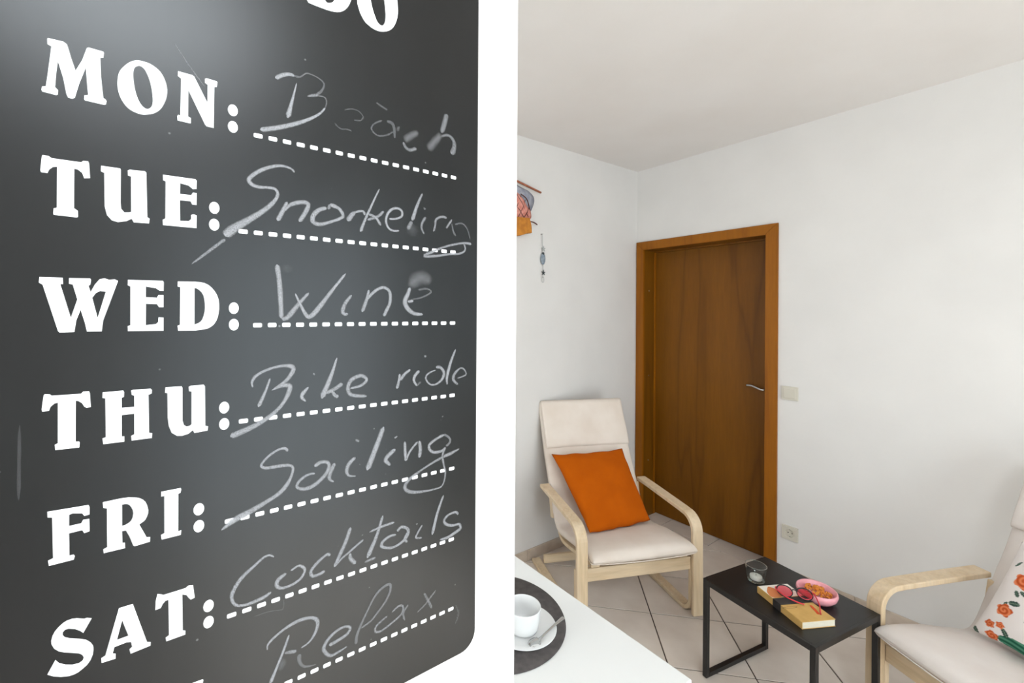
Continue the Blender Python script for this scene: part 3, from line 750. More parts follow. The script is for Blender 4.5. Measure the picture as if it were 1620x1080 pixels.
for w in ('MON', 'TUE', 'WED', 'THU', 'FRI', 'SAT'):
    day_letters(w, LET[w], COL[w], 'white printed slab letters %s:' % w)
day_letters('DO', LET['DO'], None, 'white printed letters DO of the title')
tt = LET['TUE'][0]
oo = LET['MON'][1]
day_letters('TO', [[tt[0], tt[1], tt[2]]], None, 'white printed title letter T', 1.45, (300, 2300))
day_letters('TO', [[oo[0], oo[1], oo[2]]], None, 'white printed title letter O', 1.45, (60, 1060))
# bottom row: the same letterforms as in the rows above
day_letters('SUN', [LET['SAT'][0]], None, 'white printed letter S of the bottom row', 1.0, (0, -818))
day_letters('SUN', [LET['THU'][2]], None, 'white printed letter U of the bottom row', 1.0, (-115, -2453))
day_letters('SUN', [LET['MON'][2]], COL['MON'], 'white printed letter N of the bottom row', 1.0, (-75, -4905))
for zc, x0 in ((0.1845, 624), (0.1003, 512), (0.0203, 628), (-0.0614, 523), (-0.1440, 423), (-0.2241, 443), (-0.3026, 437)):
    n = round((2634 - x0) / 117.5)
    bm = bmesh.new()
    for k in range(n + 1):
        x = (x0 + (2634 - x0) * k / n) * 1e-4
        z = zc - 0.00185
        hw, hh, rr = 0.0070, 0.0037, 0.0007
        pts = [(x + rr, z), (x + hw - rr, z), (x + hw, z + rr), (x + hw, z + hh - rr), (x + hw - rr, z + hh), (x + rr, z + hh), (x, z + hh - rr), (x, z + rr)]
        bm.faces.new([bm.verts.new((px, YP, pz)) for px, pz in pts])
    bm_obj('dashed_line', bm, M['print'], board)

def chalk_word(name, strokes, label):
    verts, faces, cols = [], [], []
    yy = YC
    for op, ws, pts in strokes:
        yy -= 0.000012
        P = catmull([(p[0], p[1], 0) for p in pts], 5)
        # cumulative length
        Ls = [0]
        for i in range(1, len(P)):
            Ls.append(Ls[-1] + (P[i] - P[i - 1]).length)
        tot = max(Ls[-1], 1e-6)
        base = len(verts)
        n = len(P)
        rows = []
        for i, p in enumerate(P):
            t = (P[min(i + 1, n - 1)] - P[max(i - 1, 0)])
            if t.length < 1e-6:
                t = Vector((1, 0, 0))
            t.normalize()
            nr = Vector((-t.y, t.x, 0))
            f = Ls[i] / tot * (len(ws) - 1)
            k = min(int(f), max(len(ws) - 2, 0))
            w = ws[0] if len(ws) == 1 else ws[k] + (ws[k + 1] - ws[k]) * (f - k)
            w = w * (1 + 0.10 * noise.noise(Vector((p.x * 0.05, p.y * 0.05, op * 9))))
            end = 1.0
            e = min(Ls[i], tot - Ls[i])
            cap = w * 0.45
            if e < cap:
                end = math.sqrt(max(0.0, 1 - ((cap - e) / cap) ** 2)) * 0.75 + 0.25
            hw = w * 0.5 * end
            soft = max(ws) > 62 and op <= 0.4
            fade = min(1.0, max(0.0, e / (0.45 * w))) if soft else 1.0
            prof5 = ((-1.25, 0.0), (-0.6, 0.6), (0.0, 1.0), (0.6, 0.6), (1.25, 0.0)) if soft else ((-1.06, 0.0), (-0.62, 0.85), (0.0, 1.0), (0.62, 0.85), (1.06, 0.0))
            for s_, a in prof5:
                q = p + nr * hw * s_
                verts.append((q.x * 1e-4, yy, q.y * 1e-4))
                c = op * a * fade
                cols.append((c, c, c, 1))
        for i in range(n - 1):
            for k in range(4):
                a = base + i * 5 + k
                faces.append((a, a + 1, a + 6, a + 5))
    o = mesh_obj('chalk_writing', verts, faces, M['chalk'], board)
    ca = o.data.color_attributes.new('chalk', 'FLOAT_COLOR', 'POINT')
    for i, c in enumerate(cols):
        ca.data[i].color = c
    o['label'] = label
    return o
for w in ('Beach', 'Snorkeling', 'Wine', 'Sailing', 'Cocktails', 'Relax'):
    chalk_word(w, STR[w], 'handwritten white chalk word %s' % w.replace('Bikeride', 'Bike ride'))
chalk_word('Bike', STR['Bikeride'][:9], 'handwritten white chalk word Bike')
chalk_word('ride', STR['Bikeride'][9:], 'handwritten white chalk word ride')
for s1_ in STR['scratch']:
    o = chalk_word('scratch', [s1_], 'faint thin scratch')
    o.name = 'scratch_mark'

# ---------------------------------------------------------------- armchairs
def strip(name, path, x0, x1, t, mat, parent, bevel=0.004):
    """bent laminated board: path in (y, z), width x0..x1, thickness t centred on the path"""
    n = len(path)
    P = [Vector((p[0], p[1])) for p in path]
    verts, faces = [], []
    for i, p in enumerate(P):
        tg = P[min(i + 1, n - 1)] - P[max(i - 1, 0)]
        tg.normalize()
        nr = Vector((-tg.y, tg.x)) * (t / 2)
        for x, s_ in ((x0, 1), (x1, 1), (x1, -1), (x0, -1)):
            verts.append((x, p.x + nr.x * s_, p.y + nr.y * s_))
    for i in range(n - 1):
        for k in range(4):
            k2 = (k + 1) % 4
            faces.append((i * 4 + k, i * 4 + k2, (i + 1) * 4 + k2, (i + 1) * 4 + k))
    faces.append((3, 2, 1, 0)); faces.append(((n - 1) * 4, (n - 1) * 4 + 1, (n - 1) * 4 + 2, (n - 1) * 4 + 3))
    o = mesh_obj(name, verts, faces, mat, parent)
    bm = bmesh.new(); bm.from_mesh(o.data)
    bmesh.ops.recalc_face_normals(bm, faces=bm.faces[:])
    bm.to_mesh(o.data); bm.free()
    md = o.modifiers.new('bevel', 'BEVEL'); md.width = bevel; md.segments = 2; md.limit_method = 'ANGLE'; md.angle_limit = math.radians(50)
    return o

def arc(cy, cz, r, a0, a1, n=8):
    return [(cy + r * math.cos(math.radians(a0 + (a1 - a0) * k / n)), cz + r * math.sin(math.radians(a0 + (a1 - a0) * k / n))) for k in range(n + 1)]

def cushion(name, path, half, thick, mat, parent, nx=20, puff=0.010, seed=0.0, endr=True):
    """upholstered pad swept along path (y, z) of its centre line"""
    P = [Vector((v.x, v.y)) for v in catmull([(p[0], p[1], 0) for p in path], 7)]
    n = len(P)
    Ls = [0]
    for i in range(1, n):
        Ls.append(Ls[-1] + (P[i] - P[i - 1]).length)
    tot = Ls[-1]
    m_ = 2 * nx
    verts, faces = [], []
    for i, p in enumerate(P):
        tg = P[min(i + 1, n - 1)] - P[max(i - 1, 0)]; tg.normalize()
        nr = Vector((-tg.y, tg.x))
        e = min(Ls[i], tot - Ls[i])
        k = 1.0
        cap = thick * 0.75
        if e < cap:
            k = math.sqrt(max(0.0, 1 - ((cap - e) / cap) ** 2)) * 0.86 + 0.14
        wk = 1.0 - 0.012 * (1 - k)
        for s_ in range(m_):
            a = 2 * PI * s_ / m_
            ca, sa = math.cos(a), math.sin(a)
            xx = half * wk * math.copysign(abs(ca) ** 0.28, ca)
            tt_ = (thick / 2) * math.copysign(abs(sa) ** 0.55, sa) * k
            tt_ += puff * max(0, sa) * (1 - (xx / half) ** 4) * k
            w = 0.0022 * noise.noise(Vector((xx * 14 + seed, Ls[i] * 14, sa * 2)))
            q = p + nr * (tt_ + w)
            verts.append((xx, q.x, q.y))
    for i in range(n - 1):
        for s_ in range(m_):
            s2 = (s_ + 1) % m_
            faces.append((i * m_ + s_, i * m_ + s2, (i + 1) * m_ + s2, (i + 1) * m_ + s_))
    faces.append(tuple(range(m_))[::-1]); faces.append(tuple((n - 1) * m_ + s_ for s_ in range(m_)))
    return mesh_obj(name, verts, faces, mat, parent, True)

def make_armchair(label, loc, rotz, fab):
    t = thing('armchair', label, 'armchair', loc, rotz, None)
    for s_ in (-1, 1):
        xa, xb = sorted((s_ * 0.285, s_ * 0.341))
        path = [(0.520, 0.520), (0.42, 0.517), (0.28, 0.511), (0.13, 0.504)] + arc(0.105, 0.425, 0.077, 88, 180, 9) + [(0.026, 0.30), (0.024, 0.15), (0.022, 0.013)]
        strip('armrest', path, xa, xb, 0.021, M['birch'], t)
        path = [(0.049, 0.30), (0.047, 0.18)] + arc(0.118, 0.082, 0.071, 180, 270, 9) + [(0.30, 0.011), (0.50, 0.011), (0.655, 0.012)]
        strip('runner', path, xa + 0.002, xb - 0.002, 0.021, M['birch'], t)
        xr = s_ * 0.262
        xa, xb = sorted((xr, xr - s_ * 0.045))
        path = [(0.03, 0.318), (0.15, 0.300), (0.30, 0.270), (0.38, 0.262), (0.43, 0.288), (0.475, 0.36), (0.54, 0.49), (0.63, 0.67), (0.735, 0.93)]
        strip('seat_rail', [(v.x, v.y) for v in catmull([(a, b_, 0) for a, b_ in path], 4)], xa, xb, 0.020, M['birch'], t)
        # upright piece joining armrest and seat rail at the back
        strip('back_upright', [(0.478, 0.345), (0.492, 0.40), (0.512, 0.507)], *sorted((s_ * 0.284, s_ * 0.264)), 0.034, M['birch'], t)
    box('front_crossbar', -0.286, 0.286, 0.036, 0.058, 0.238, 0.302, M['birch_x'], t, bevel=0.004)
    box('rear_crossbar', -0.286, 0.286, 0.58, 0.602, 0.022, 0.070, M['birch_x'], t, bevel=0.004)
    box('rear_crossbar', -0.262, 0.262, 0.60, 0.615, 0.56, 0.60, M['birch_x'], t, bevel=0.003)
    path = [(-0.024, 0.362), (0.06, 0.366), (0.18, 0.352), (0.30, 0.330), (0.385, 0.318), (0.432, 0.345), (0.475, 0.42), (0.535, 0.535), (0.60, 0.665), (0.655, 0.80), (0.722, 0.972)]
    cu = cushion('seat_cushion', path, 0.280, 0.054, fab, t, seed=loc[0])
    # headrest flap, proud of the cushion
    hp_ = [(0.586, 0.712), (0.612, 0.775), (0.648, 0.86), (0.695, 0.976)]
    cushion('headrest_pad', hp_, 0.274, 0.026, fab, cu, puff=0.006, seed=loc[0] + 3)
    # welt seam round the seat front
    seam = [(-0.278, 0.30, 0.318), (-0.279, 0.15, 0.345), (-0.278, 0.02, 0.352), (-0.255, -0.018, 0.350), (0, -0.030, 0.349), (0.255, -0.018, 0.350), (0.278, 0.02, 0.352), (0.279, 0.15, 0.345), (0.278, 0.30, 0.318)]
    tube('piping', catmull(seam, 6), 0.0022, fab, cu, 6)
    return t

chA = make_armchair('bentwood armchair with cream cushion holding the orange pillow, standing before the brown door', (1.914, 1.262, 0), math.radians(-23.38), M['fabric'])
chB = make_armchair('bentwood armchair with off-white cushion at the right edge, holding the floral pillow', (2.0579, 0.2181, 0), math.radians(-116.6), M['fabric_white'])

def pillow(name, corners, thick, mat, chair, label, seed=0.0, n=44, pinch=0.05, colour=None, sag=0.0):
    """corners BL, BR, TR, TL in the chair's frame; normal towards the sitter"""
    mw = Matrix.Translation(chair.location) @ Matrix.Rotation(chair.rotation_euler.z, 4, 'Z')
    BL, BR, TR, TL = [mw @ Vector(c) for c in corners]
    nrm = (BR - BL).cross(TL - BL).normalized()
    base = (BL + BR) / 2
    verts, faces, uvs = [], [], []
    for side in (1, -1):
        for j in range(n + 1):
            for i in range(n + 1):
                u, v = i / n, j / n
                a, b_ = 2 * u - 1, 2 * v - 1
                uu = u - pinch * 0.5 * a * (1 - b_ * b_) * (abs(a) ** 3)
                vv = v - pinch * 0.5 * b_ * (1 - a * a) * (abs(b_) ** 3)
                vv -= sag * (1 - a * a) * (1 - v) ** 3
                p = (BL * (1 - uu) + BR * uu) * (1 - vv) + (TL * (1 - uu) + TR * uu) * vv
                h = (max(0.0, 1 - abs(a) ** 2.6) * max(0.0, 1 - abs(b_) ** 2.6)) ** 0.55
                w = 0.004 * noise.noise(Vector((u * 5 + seed, v * 5, side))) * min(1, h * 3)
                w += 0.0035 * noise.noise(Vector((u * 16 + seed, v * 7, side + 4))) * (1 - h) * min(1, h * 6)
                q = p + nrm * (side * (thick / 2 * h + w))
                edge = 0.006 * noise.noise(Vector((a * 3 + seed, b_ * 3, 9.1)))
                q += (TL - BL).normalized() * edge * (abs(b_) ** 6)
                verts.append(q - base)
                uvs.append((u, v))
    st = (n + 1) ** 2
    for side in (0, 1):
        for j in range(n):
            for i in range(n):
                a = side * st + j * (n + 1) + i
                f = (a, a + 1, a + n + 2, a + n + 1)
                faces.append(f if side == 0 else f[::-1])
    o = mesh_obj(name, verts, faces, mat, None, True)
    o.location = base
    bm = bmesh.new(); bm.from_mesh(o.data)
    lay = None
    if colour:
        lay = bm.verts.layers.float_color.new('print')
        bm.verts.ensure_lookup_table()
        for k, v in enumerate(bm.verts):
            v[lay] = colour(*uvs[k])
    bmesh.ops.remove_doubles(bm, verts=bm.verts[:], dist=1e-5)
    bmesh.ops.recalc_face_normals(bm, faces=bm.faces[:])
    bm.to_mesh(o.data); bm.free()
    return tag(o, label, 'pillow')

pillow('throw_pillow', [(-0.200, 0.172, 0.402), (0.205, 0.258, 0.392), (0.190, 0.525, 0.705), (-0.272, 0.512, 0.700)], 0.11, M['orange'], chA,
       'plain burnt-orange square pillow leaning on the armchair before the door', 1.7, sag=0.04)

# floral print: roses, leaves and a cactus
rnd = random.Random(11)
FL = [('rose', 0.09, 0.965, 0.035), ('rose', 0.16, 0.86, 0.045), ('rose', 0.20, 0.64, 0.072), ('rose', 0.16, 0.32, 0.058), ('rose', 0.105, 0.14, 0.036), ('rose', 0.135, 0.04, 0.040),
      ('rose', 0.175, 0.17, 0.030), ('rose', 0.45, 0.50, 0.06), ('rose', 0.62, 0.78, 0.06), ('rose', 0.70, 0.35, 0.06), ('rose', 0.88, 0.60, 0.05), ('rose', 0.42, 0.88, 0.05), ('rose', 0.90, 0.16, 0.05)]
LF = [(0.205, 0.415, 0.040, 0.024, 0.3), (0.235, 0.53, 0.035, 0.018, -0.5), (0.19, 0.51, 0.030, 0.015, -1.0), (0.025, 0.02, 0.040, 0.016, -0.9), (0.215, 0.12, 0.038, 0.018, -1.1), (0.15, 0.385, 0.02, 0.012, 0.9),
      (0.075, 0.965, 0.02, 0.02, 0.4), (0.09, 0.78, 0.035, 0.010, 1.1), (0.19, 0.89, 0.03, 0.012, 0.2), (0.34, 0.32, 0.04, 0.02, 0.6), (0.38, 0.44, 0.04, 0.02, 0.6), (0.52, 0.56, 0.04, 0.015, -0.4), (0.55, 0.72, 0.04, 0.015, 0.2), (0.70, 0.82, 0.04, 0.016, 1.0), (0.78, 0.42, 0.04, 0.015, 0.5), (0.62, 0.29, 0.04, 0.016, -0.3), (0.83, 0.55, 0.04, 0.015, 1.0)]
CT = [(0.30, 0.045, 0.13, 0.065, 0.0), (0.52, 0.25, 0.05, 0.10, 0.1), (0.80, 0.90, 0.05, 0.06, 0)]
def floral(u, v):
    col = srgb(240, 232, 228)
    for x, y_, a, b_, r_ in CT:
        dx, dy = u - x, v - y_
        c, s_ = math.cos(r_), math.sin(r_)
        ex, ey = (dx * c + dy * s_) / a, (-dx * s_ + dy * c) / b_
        d = ex * ex + ey * ey
        if d < 1:
            k = 0.5 + 0.5 * math.sin(ey * 9 + math.sin(ex * 3))
            col = srgb(*[int(p + (q - p) * k) for p, q in zip((36, 92, 72), (92, 150, 124))])
    for x, y_, a, b_, r_ in LF:
        dx, dy = u - x, v - y_
        c, s_ = math.cos(r_), math.sin(r_)
        ex, ey = (dx * c + dy * s_) / a, (-dx * s_ + dy * c) / b_
        if ex * ex + ey * ey < 1:
            col = srgb(62, 84, 74) if abs(ey) > 0.15 else srgb(120, 140, 120)
    for kind, x, y_, r_ in FL:
        dx, dy = u - x, v - y_
        d = math.hypot(dx, dy)
        a = math.atan2(dy, dx)
        rr = r_ * (1 + 0.12 * math.sin(5 * a + x * 40))
        if d < rr:
            k = 0.5 + 0.5 * math.sin(d / r_ * 11 + a)
            col = srgb(*[int(p + (q - p) * k) for p, q in zip((196, 82, 40), (238, 142, 96))])
    return col
pillow('throw_pillow', [(-0.222, 0.330, 0.375), (0.218, 0.325, 0.375), (0.218, 0.455, 0.735), (-0.172, 0.470, 0.712)], 0.12, M['floral'], chB,
       'white pillow printed with orange roses and green cactus, in the armchair at the right edge', 5.2, n=150, colour=floral)

# ---------------------------------------------------------------- black side table
TA = math.radians(-10.8)
stb = thing('side_table', 'small black metal side table with glass, book and pink bowl on it', 'table', (2.0355, 0.7125, 0), TA)
HX, HY, TZ = 0.1945, 0.2025, 0.415
box('tabletop', -HX, HX, -HY, HY, TZ - 0.006, TZ, M['black'], stb, bevel=0.0015)
w = 0.0095
bm = bmesh.new()
for sx in (-1, 1):
    add_box(bm, sx * HX - w, sx * HX + w, -HY + w, HY - w, TZ - 0.022, TZ - 0.0005)
    add_box(bm, -HX + w, HX - w, sx * HY - w, sx * HY + w, TZ - 0.022, TZ - 0.0005)
bm_obj('top_frame', bm, M['black'], stb)
for sx in (-1, 1):
    for sy in (-1, 1):
        box('leg', sx * HX - w, sx * HX + w, sy * HY - w, sy * HY + w, 0.002, TZ - 0.0005, M['black'], stb, bevel=0.0012, segs=1)
for sy in (-1, 1):
    box('foot_bar', -HX + w, HX - w, sy * HY - w, sy * HY + w, 0.002, 0.021, M['black'], stb, bevel=0.0012, segs=1)

# glass tumbler with a tea light
gl = thing('glass_tumbler', 'clear glass tumbler with white candle wax inside, on the black side table', 'glass', (2.036, 0.822, TZ + 0.0004))
lathe('tumbler', [(0.0, 0.0), (0.028, 0.0), (0.032, 0.004), (0.0395, 0.066), (0.0395, 0.068), (0.0370, 0.068), (0.0300, 0.012), (0.027, 0.009), (0.0, 0.008)], M['tumbler'], gl, 48)
lathe('candle', [(0.0, 0.0095), (0.022, 0.0095), (0.0225, 0.011), (0.0225, 0.022), (0.021, 0.0235), (0.0, 0.0225)], M['wax'], gl, 28)
tube('glass_rim', [(0.0382 * math.cos(2 * PI * k / 40), 0.0382 * math.sin(2 * PI * k / 40), 0.0672) for k in range(40)], 0.0014, M['glass_edge'], gl, 8, closed=True)
lathe('glass_foot', [(0.0, 0.0002), (0.0295, 0.0002), (0.0328, 0.004), (0.0300, 0.0085), (0.0, 0.0085)], M['glass_edge'], gl, 40)
tube('wick', [(0, 0, 0.022), (0.001, 0, 0.028), (0.002, 0, 0.031)], 0.0008, M['charmdark'], gl, 6)

# pink bowl with snacks
bo = thing('snack_bowl', 'rounded pink bowl beside the book on the black side table', 'bowl', (2.102, 0.633, TZ + 0.0004))
bw = lathe('bowl', [(0.0, 0.0), (0.034, 0.0), (0.050, 0.005), (0.062, 0.018), (0.0665, 0.032), (0.065, 0.041), (0.0625, 0.0435), (0.0595, 0.040), (0.056, 0.026), (0.044, 0.012), (0.0, 0.008)], M['pink'], bo, 44)
bm = bmesh.new()
rn = random.Random(5)
for k in range(46):
    a, rr = rn.uniform(0, 2 * PI), 0.043 * math.sqrt(rn.random())
    cx, cy, cz = rr * math.cos(a), rr * math.sin(a), 0.024 + 0.014 * (1 - (rr / 0.05) ** 2) + rn.uniform(-0.003, 0.003)
    mt = Matrix.Translation((cx, cy, cz)) @ Matrix.Rotation(rn.uniform(0, PI), 4, 'Z') @ Matrix.Rotation(rn.uniform(-0.7, 0.7), 4, 'X')
    nn = 7
    vs2 = []
    for q in range(nn):
        t = q / (nn - 1) * PI * 1.1
        for wd in (-0.004, 0.004):
            for th_ in (0.0045, 0.0065):
                vs2.append(bm.verts.new(mt @ Vector((th_ * 1.3 * math.cos(t), wd, th_ * math.sin(t)))))
    for q in range(nn - 1):
        b0, b1 = q * 4, q * 4 + 4
        for c, d in ((0, 1), (1, 3), (3, 2), (2, 0)):
            bm.faces.new((vs2[b0 + c], vs2[b0 + d], vs2[b1 + d], vs2[b1 + c]))
o = bm_obj('snacks', bm, M['snack'])
o.location = (2.102, 0.633, TZ + 0.0004)
tag(o, 'heap of small orange crisps in the pink bowl', 'snack')
o['kind'] = 'stuff'

# tan book with a dark band
bA = math.atan2(0.183, 0.096) - PI / 2
bk = thing('book', 'thick tan book with a dark elastic strap under the eyeglasses', 'book', (1.9665, 0.6615, TZ + 0.0004), bA)
bwid, blen, bth = 0.066, 0.1035, 0.026
box('cover', -bwid, bwid, -blen, blen, 0.0, 0.0022, M['kraft'], bk, bevel=0.0008, segs=1)
box('cover', -bwid, bwid, -blen, blen, bth - 0.0022, bth, M['kraft'], bk, bevel=0.0008, segs=1)
box('spine', -bwid - 0.0018, -bwid + 0.0006, -blen, blen, 0.0, bth, M['kraft'], bk, bevel=0.0008, segs=1)
box('pages', -bwid + 0.0006, bwid - 0.002, -blen + 0.0015, blen - 0.0015, 0.0022, bth - 0.0022, M['paper'], bk)
# printed picture on the far part of the cover: white ground with an orange shape
zt = bth + 0.0003
art = mesh_obj('cover_print', [(-bwid + 0.001, 0.030, zt), (bwid - 0.001, 0.030, zt), (bwid - 0.001, blen - 0.001, zt), (-bwid + 0.001, blen - 0.001, zt)], [(0, 1, 2, 3)], M['art_white'], bk)
art['label'] = 'white printed area of the cover'
pts = catmull([(-0.062, 0.032, 0), (-0.020, 0.032, 0), (-0.004, 0.055, 0), (-0.012, 0.080, 0), (-0.026, 0.094, 0), (-0.044, 0.080, 0), (-0.060, 0.060, 0)], 4, True)
art2 = mesh_obj('cover_print', [(p.x, p.y, zt + 0.0002) for p in pts], [tuple(range(len(pts)))], M['art_orange'], bk)
art2['label'] = 'orange printed shape of the cover'
sp = mesh_obj('cover_print', [(-0.045 + 0.030 * math.cos(k * PI / 12) , -0.028 + 0.0045 * math.sin(k * PI / 12), zt) for k in range(24)] +
              [(-0.045 + 0.027 * math.cos(k * PI / 12) , -0.028 + 0.0035 * math.sin(k * PI / 12), zt) for k in range(24)],
              [(k, (k + 1) % 24, 24 + (k + 1) % 24, 24 + k) for k in range(24)], M['strap'], bk)
sp['label'] = 'small dark oval mark on the tan cover'
stp = bmesh.new()
y0s, y1s = -0.012, 0.024
add_box(stp, -bwid - 0.0035, bwid + 0.0015, y0s, y1s, bth + 0.0004, bth + 0.002)
add_box(stp, -bwid - 0.0035, -bwid - 0.0019, y0s, y1s, 0.0003, bth + 0.002)
add_box(stp, bwid + 0.0002, bwid + 0.0017, y0s, y1s, 0.0003, bth + 0.002)
bm_obj('elastic_strap', stp, M['strap'], bk)
rb = mesh_obj('ribbon', [(0.024, -0.072, zt), (0.033, -0.074, zt), (0.040, -0.050, zt + 0.001), (0.044, -0.030, zt + 0.0015), (0.036, -0.028, zt + 0.0015), (0.031, -0.048, zt + 0.001)],
              [(0, 1, 2, 5), (5, 2, 3, 4)], M['redribbon'], bk)
md = rb.modifiers.new('solid', 'SOLIDIFY'); md.thickness = 0.0006; md.offset = 1
rb['label'] = 'red ribbon marker lying on the cover'

# eyeglasses lying on the book
gA = math.radians(-52)
eg = thing('eyeglasses', 'eyeglasses with black and red frame lying on the tan book', 'eyeglasses', (1.998, 0.672, TZ + bth + 0.0030), gA)
tilt = math.radians(40)
def gp(x, y, z=0.0):   # lens plane tilted back
    return (x, y * math.cos(tilt), y * math.sin(tilt) + z + 0.0155)
for s_ in (-1, 1):
    cx = s_ * 0.033
    ring_ = [gp(cx + 0.0255 * math.cos(a) * (1.0 + 0.05 * math.sin(a)), 0.0205 * math.sin(a)) for a in [2 * PI * k / 36 for k in range(36)]]
    tube('rim', ring_, 0.0022, M['blackgloss'], eg, 8, closed=True)
    low = [gp(cx + 0.0235 * math.cos(a), 0.0185 * math.sin(a)) for a in [PI + PI * k / 18 for k in range(19)]]
    ri = tube('rim_inlay', low, 0.0022, M['red'], eg, 8)
    ri['label'] = 'red lower part of the rim'
    ln = mesh_obj('lens', [gp(cx + 0.024 * math.cos(2 * PI * k / 30), 0.019 * math.sin(2 * PI * k / 30)) for k in range(30)], [tuple(range(30))], M['lens'], eg)
    ln['label'] = 'pink-tinted lens'
    hx, hy, hz = gp(s_ * 0.059, 0.010)
    tm = [(hx, hy, hz), (s_ * 0.064, hy - 0.012, hz - 0.002), (s_ * 0.062, hy - 0.055, hz - 0.011), (s_ * 0.055, hy - 0.080, hz - 0.0195), (s_ * 0.05, hy - 0.098, hz - 0.0203)]
    if s_ < 0:
        tm = [(hx, hy, hz), (-0.062, hy - 0.010, hz - 0.003), (-0.040, hy - 0.040, hz - 0.010), (-0.010, hy - 0.052, hz - 0.016), (0.015, hy - 0.055, hz - 0.0195)]
    te = tube('temple', catmull(tm, 5), 0.0021, M['red'], eg, 8, flat=1.3)
    te['label'] = 'red temple arm'
tube('bridge', catmull([gp(-0.0085, 0.006), gp(0, 0.010), gp(0.0085, 0.006)], 5), 0.0020, M['blackgloss'], eg, 8)

# ---------------------------------------------------------------- white table with coffee cup
tb = thing('table', 'white table with a sharp corner, partly hidden behind the white partition', 'table', (0.53, 0.95, 0))
box('tabletop', -0.40, 0.40, -0.4525, 0.46, 0.722, 0.75, M['table'], tb, bevel=0.003)
for sx in (-1, 1):
    for sy in (-1, 1):
        box('leg', sx * 0.35 - 0.025, sx * 0.35 + 0.025, sy * 0.40 - 0.025, sy * 0.40 + 0.025, 0.001, 0.722, M['table'], tb, bevel=0.003)
pm = lathe('placemat', [(0.0, 0.0), (0.1812, 0.0), (0.182, 0.0012), (0.1812, 0.003), (0.0, 0.003)], M['mat'], None, 96)
pm.location = (0.696, 0.888, 0.7504)
tag(pm, 'round dark grey placemat under the saucer on the white table', 'placemat')
sa = lathe('saucer', [(0.0, 0.0), (0.030, 0.0), (0.032, 0.002), (0.060, 0.006), (0.0835, 0.0145), (0.0845, 0.0158), (0.0828, 0.0166), (0.060, 0.0085), (0.032, 0.0052), (0.0, 0.005)], M['china'], None, 64)
sa.location = (0.721, 0.808, 0.7538)
tag(sa, 'white china saucer under the coffee cup', 'saucer')
cup = thing('coffee_cup', 'plain white coffee cup standing on the saucer', 'cup', (0.7205, 0.802, 0.7594))
lathe('cup_body', [(0.0, 0.0), (0.026, 0.0), (0.0275, 0.002), (0.034, 0.006), (0.0372, 0.014), (0.0395, 0.030), (0.0425, 0.058), (0.0428, 0.0602), (0.0415, 0.0608), (0.0402, 0.0585), (0.0372, 0.032), (0.0350, 0.017), (0.030, 0.009), (0.018, 0.0055), (0.0, 0.005)], M['china'], cup, 56)
tube('cup_handle', catmull([(-0.0395, 0.0, 0.050), (-0.055, 0.0, 0.052), (-0.065, 0.0, 0.042), (-0.062, 0.0, 0.028), (-0.050, 0.0, 0.018), (-0.036, 0.0, 0.018)], 5), 0.0036, M['china'], cup, 10)
# spoon: handle rests on the saucer rim, bowl in the saucer
verts, faces = [], []
sp_path = [((0.694, 0.746), 0.7640, 0.0035), ((0.698, 0.7475), 0.7622, 0.0100), ((0.706, 0.749), 0.7612, 0.0135), ((0.716, 0.750), 0.7618, 0.0125), ((0.724, 0.7505), 0.7640, 0.0065), ((0.732, 0.7515), 0.7665, 0.0030), ((0.760, 0.754), 0.7712, 0.0026), ((0.790, 0.757), 0.7748, 0.0034), ((0.812, 0.759), 0.7768, 0.0044), ((0.816, 0.7595), 0.7770, 0.0030)]
C_ = catmull([(a[0], a[1], z_) for a, z_, w_ in sp_path], 4)
W_ = catmull([(w_, 0, 0) for a, z_, w_ in sp_path], 4)
for i, (c, w_) in enumerate(zip(C_, W_)):
    tg = (C_[min(i + 1, len(C_) - 1)] - C_[max(i - 1, 0)]); tg.z = 0; tg.normalize()
    nr = Vector((-tg.y, tg.x, 0))
    for k in range(-3, 4):
        f = k / 3
        dish = 0.004 * (f * f) if w_.x > 0.006 else -0.0006 * f * f
        verts.append(c + nr * w_.x * f + Vector((0, 0, dish + 0.0008)) - Vector((0.75, 0.753, 0.7594)))
for i in range(len(C_) - 1):
    for k in range(6):
        a = i * 7 + k
        faces.append((a, a + 1, a + 8, a + 7))
spn = mesh_obj('teaspoon', verts, faces, M['steel'], None, True)
spn.location = (0.75, 0.753, 0.7594)
md = spn.modifiers.new('solid', 'SOLIDIFY'); md.thickness = 0.0011; md.offset = 0
tag(spn, 'steel teaspoon lying across the white saucer', 'spoon')

# ---------------------------------------------------------------- switch and socket on the door wall
sw = thing('light_switch', 'cream square light switch on the wall right of the door', 'switch', (DX, 1.019, 1.077))
box('switch_plate', -0.009, 0.0, -0.041, 0.041, -0.039, 0.039, M['plate'], sw, bevel=0.002)
box('rocker', -0.013, -0.008, -0.028, 0.028, -0.028, 0.028, M['plate'], sw, bevel=0.0015)
so_ = thing('wall_socket', 'cream round-well power socket low on the wall right of the door', 'socket', (DX, 1.015, 0.277))
bm = bmesh.new()
n = 40
sqr = []
for k in range(n):
    a = 2 * PI * k / n
    c, s_ = math.cos(a), math.sin(a)
    q = max(abs(c), abs(s_))
    sqr.append((0.040 * c / q, 0.040 * s_ / q))
cir = [(0.0215 * math.cos(2 * PI * k / n), 0.0215 * math.sin(2 * PI * k / n)) for k in range(n)]
A = [bm.verts.new((0, y_, z_)) for y_, z_ in sqr]
B = [bm.verts.new((-0.009, y_ * 0.97, z_ * 0.97)) for y_, z_ in sqr]
C2 = [bm.verts.new((-0.009, y_, z_)) for y_, z_ in cir]
D2 = [bm.verts.new((-0.001, y_, z_)) for y_, z_ in cir]
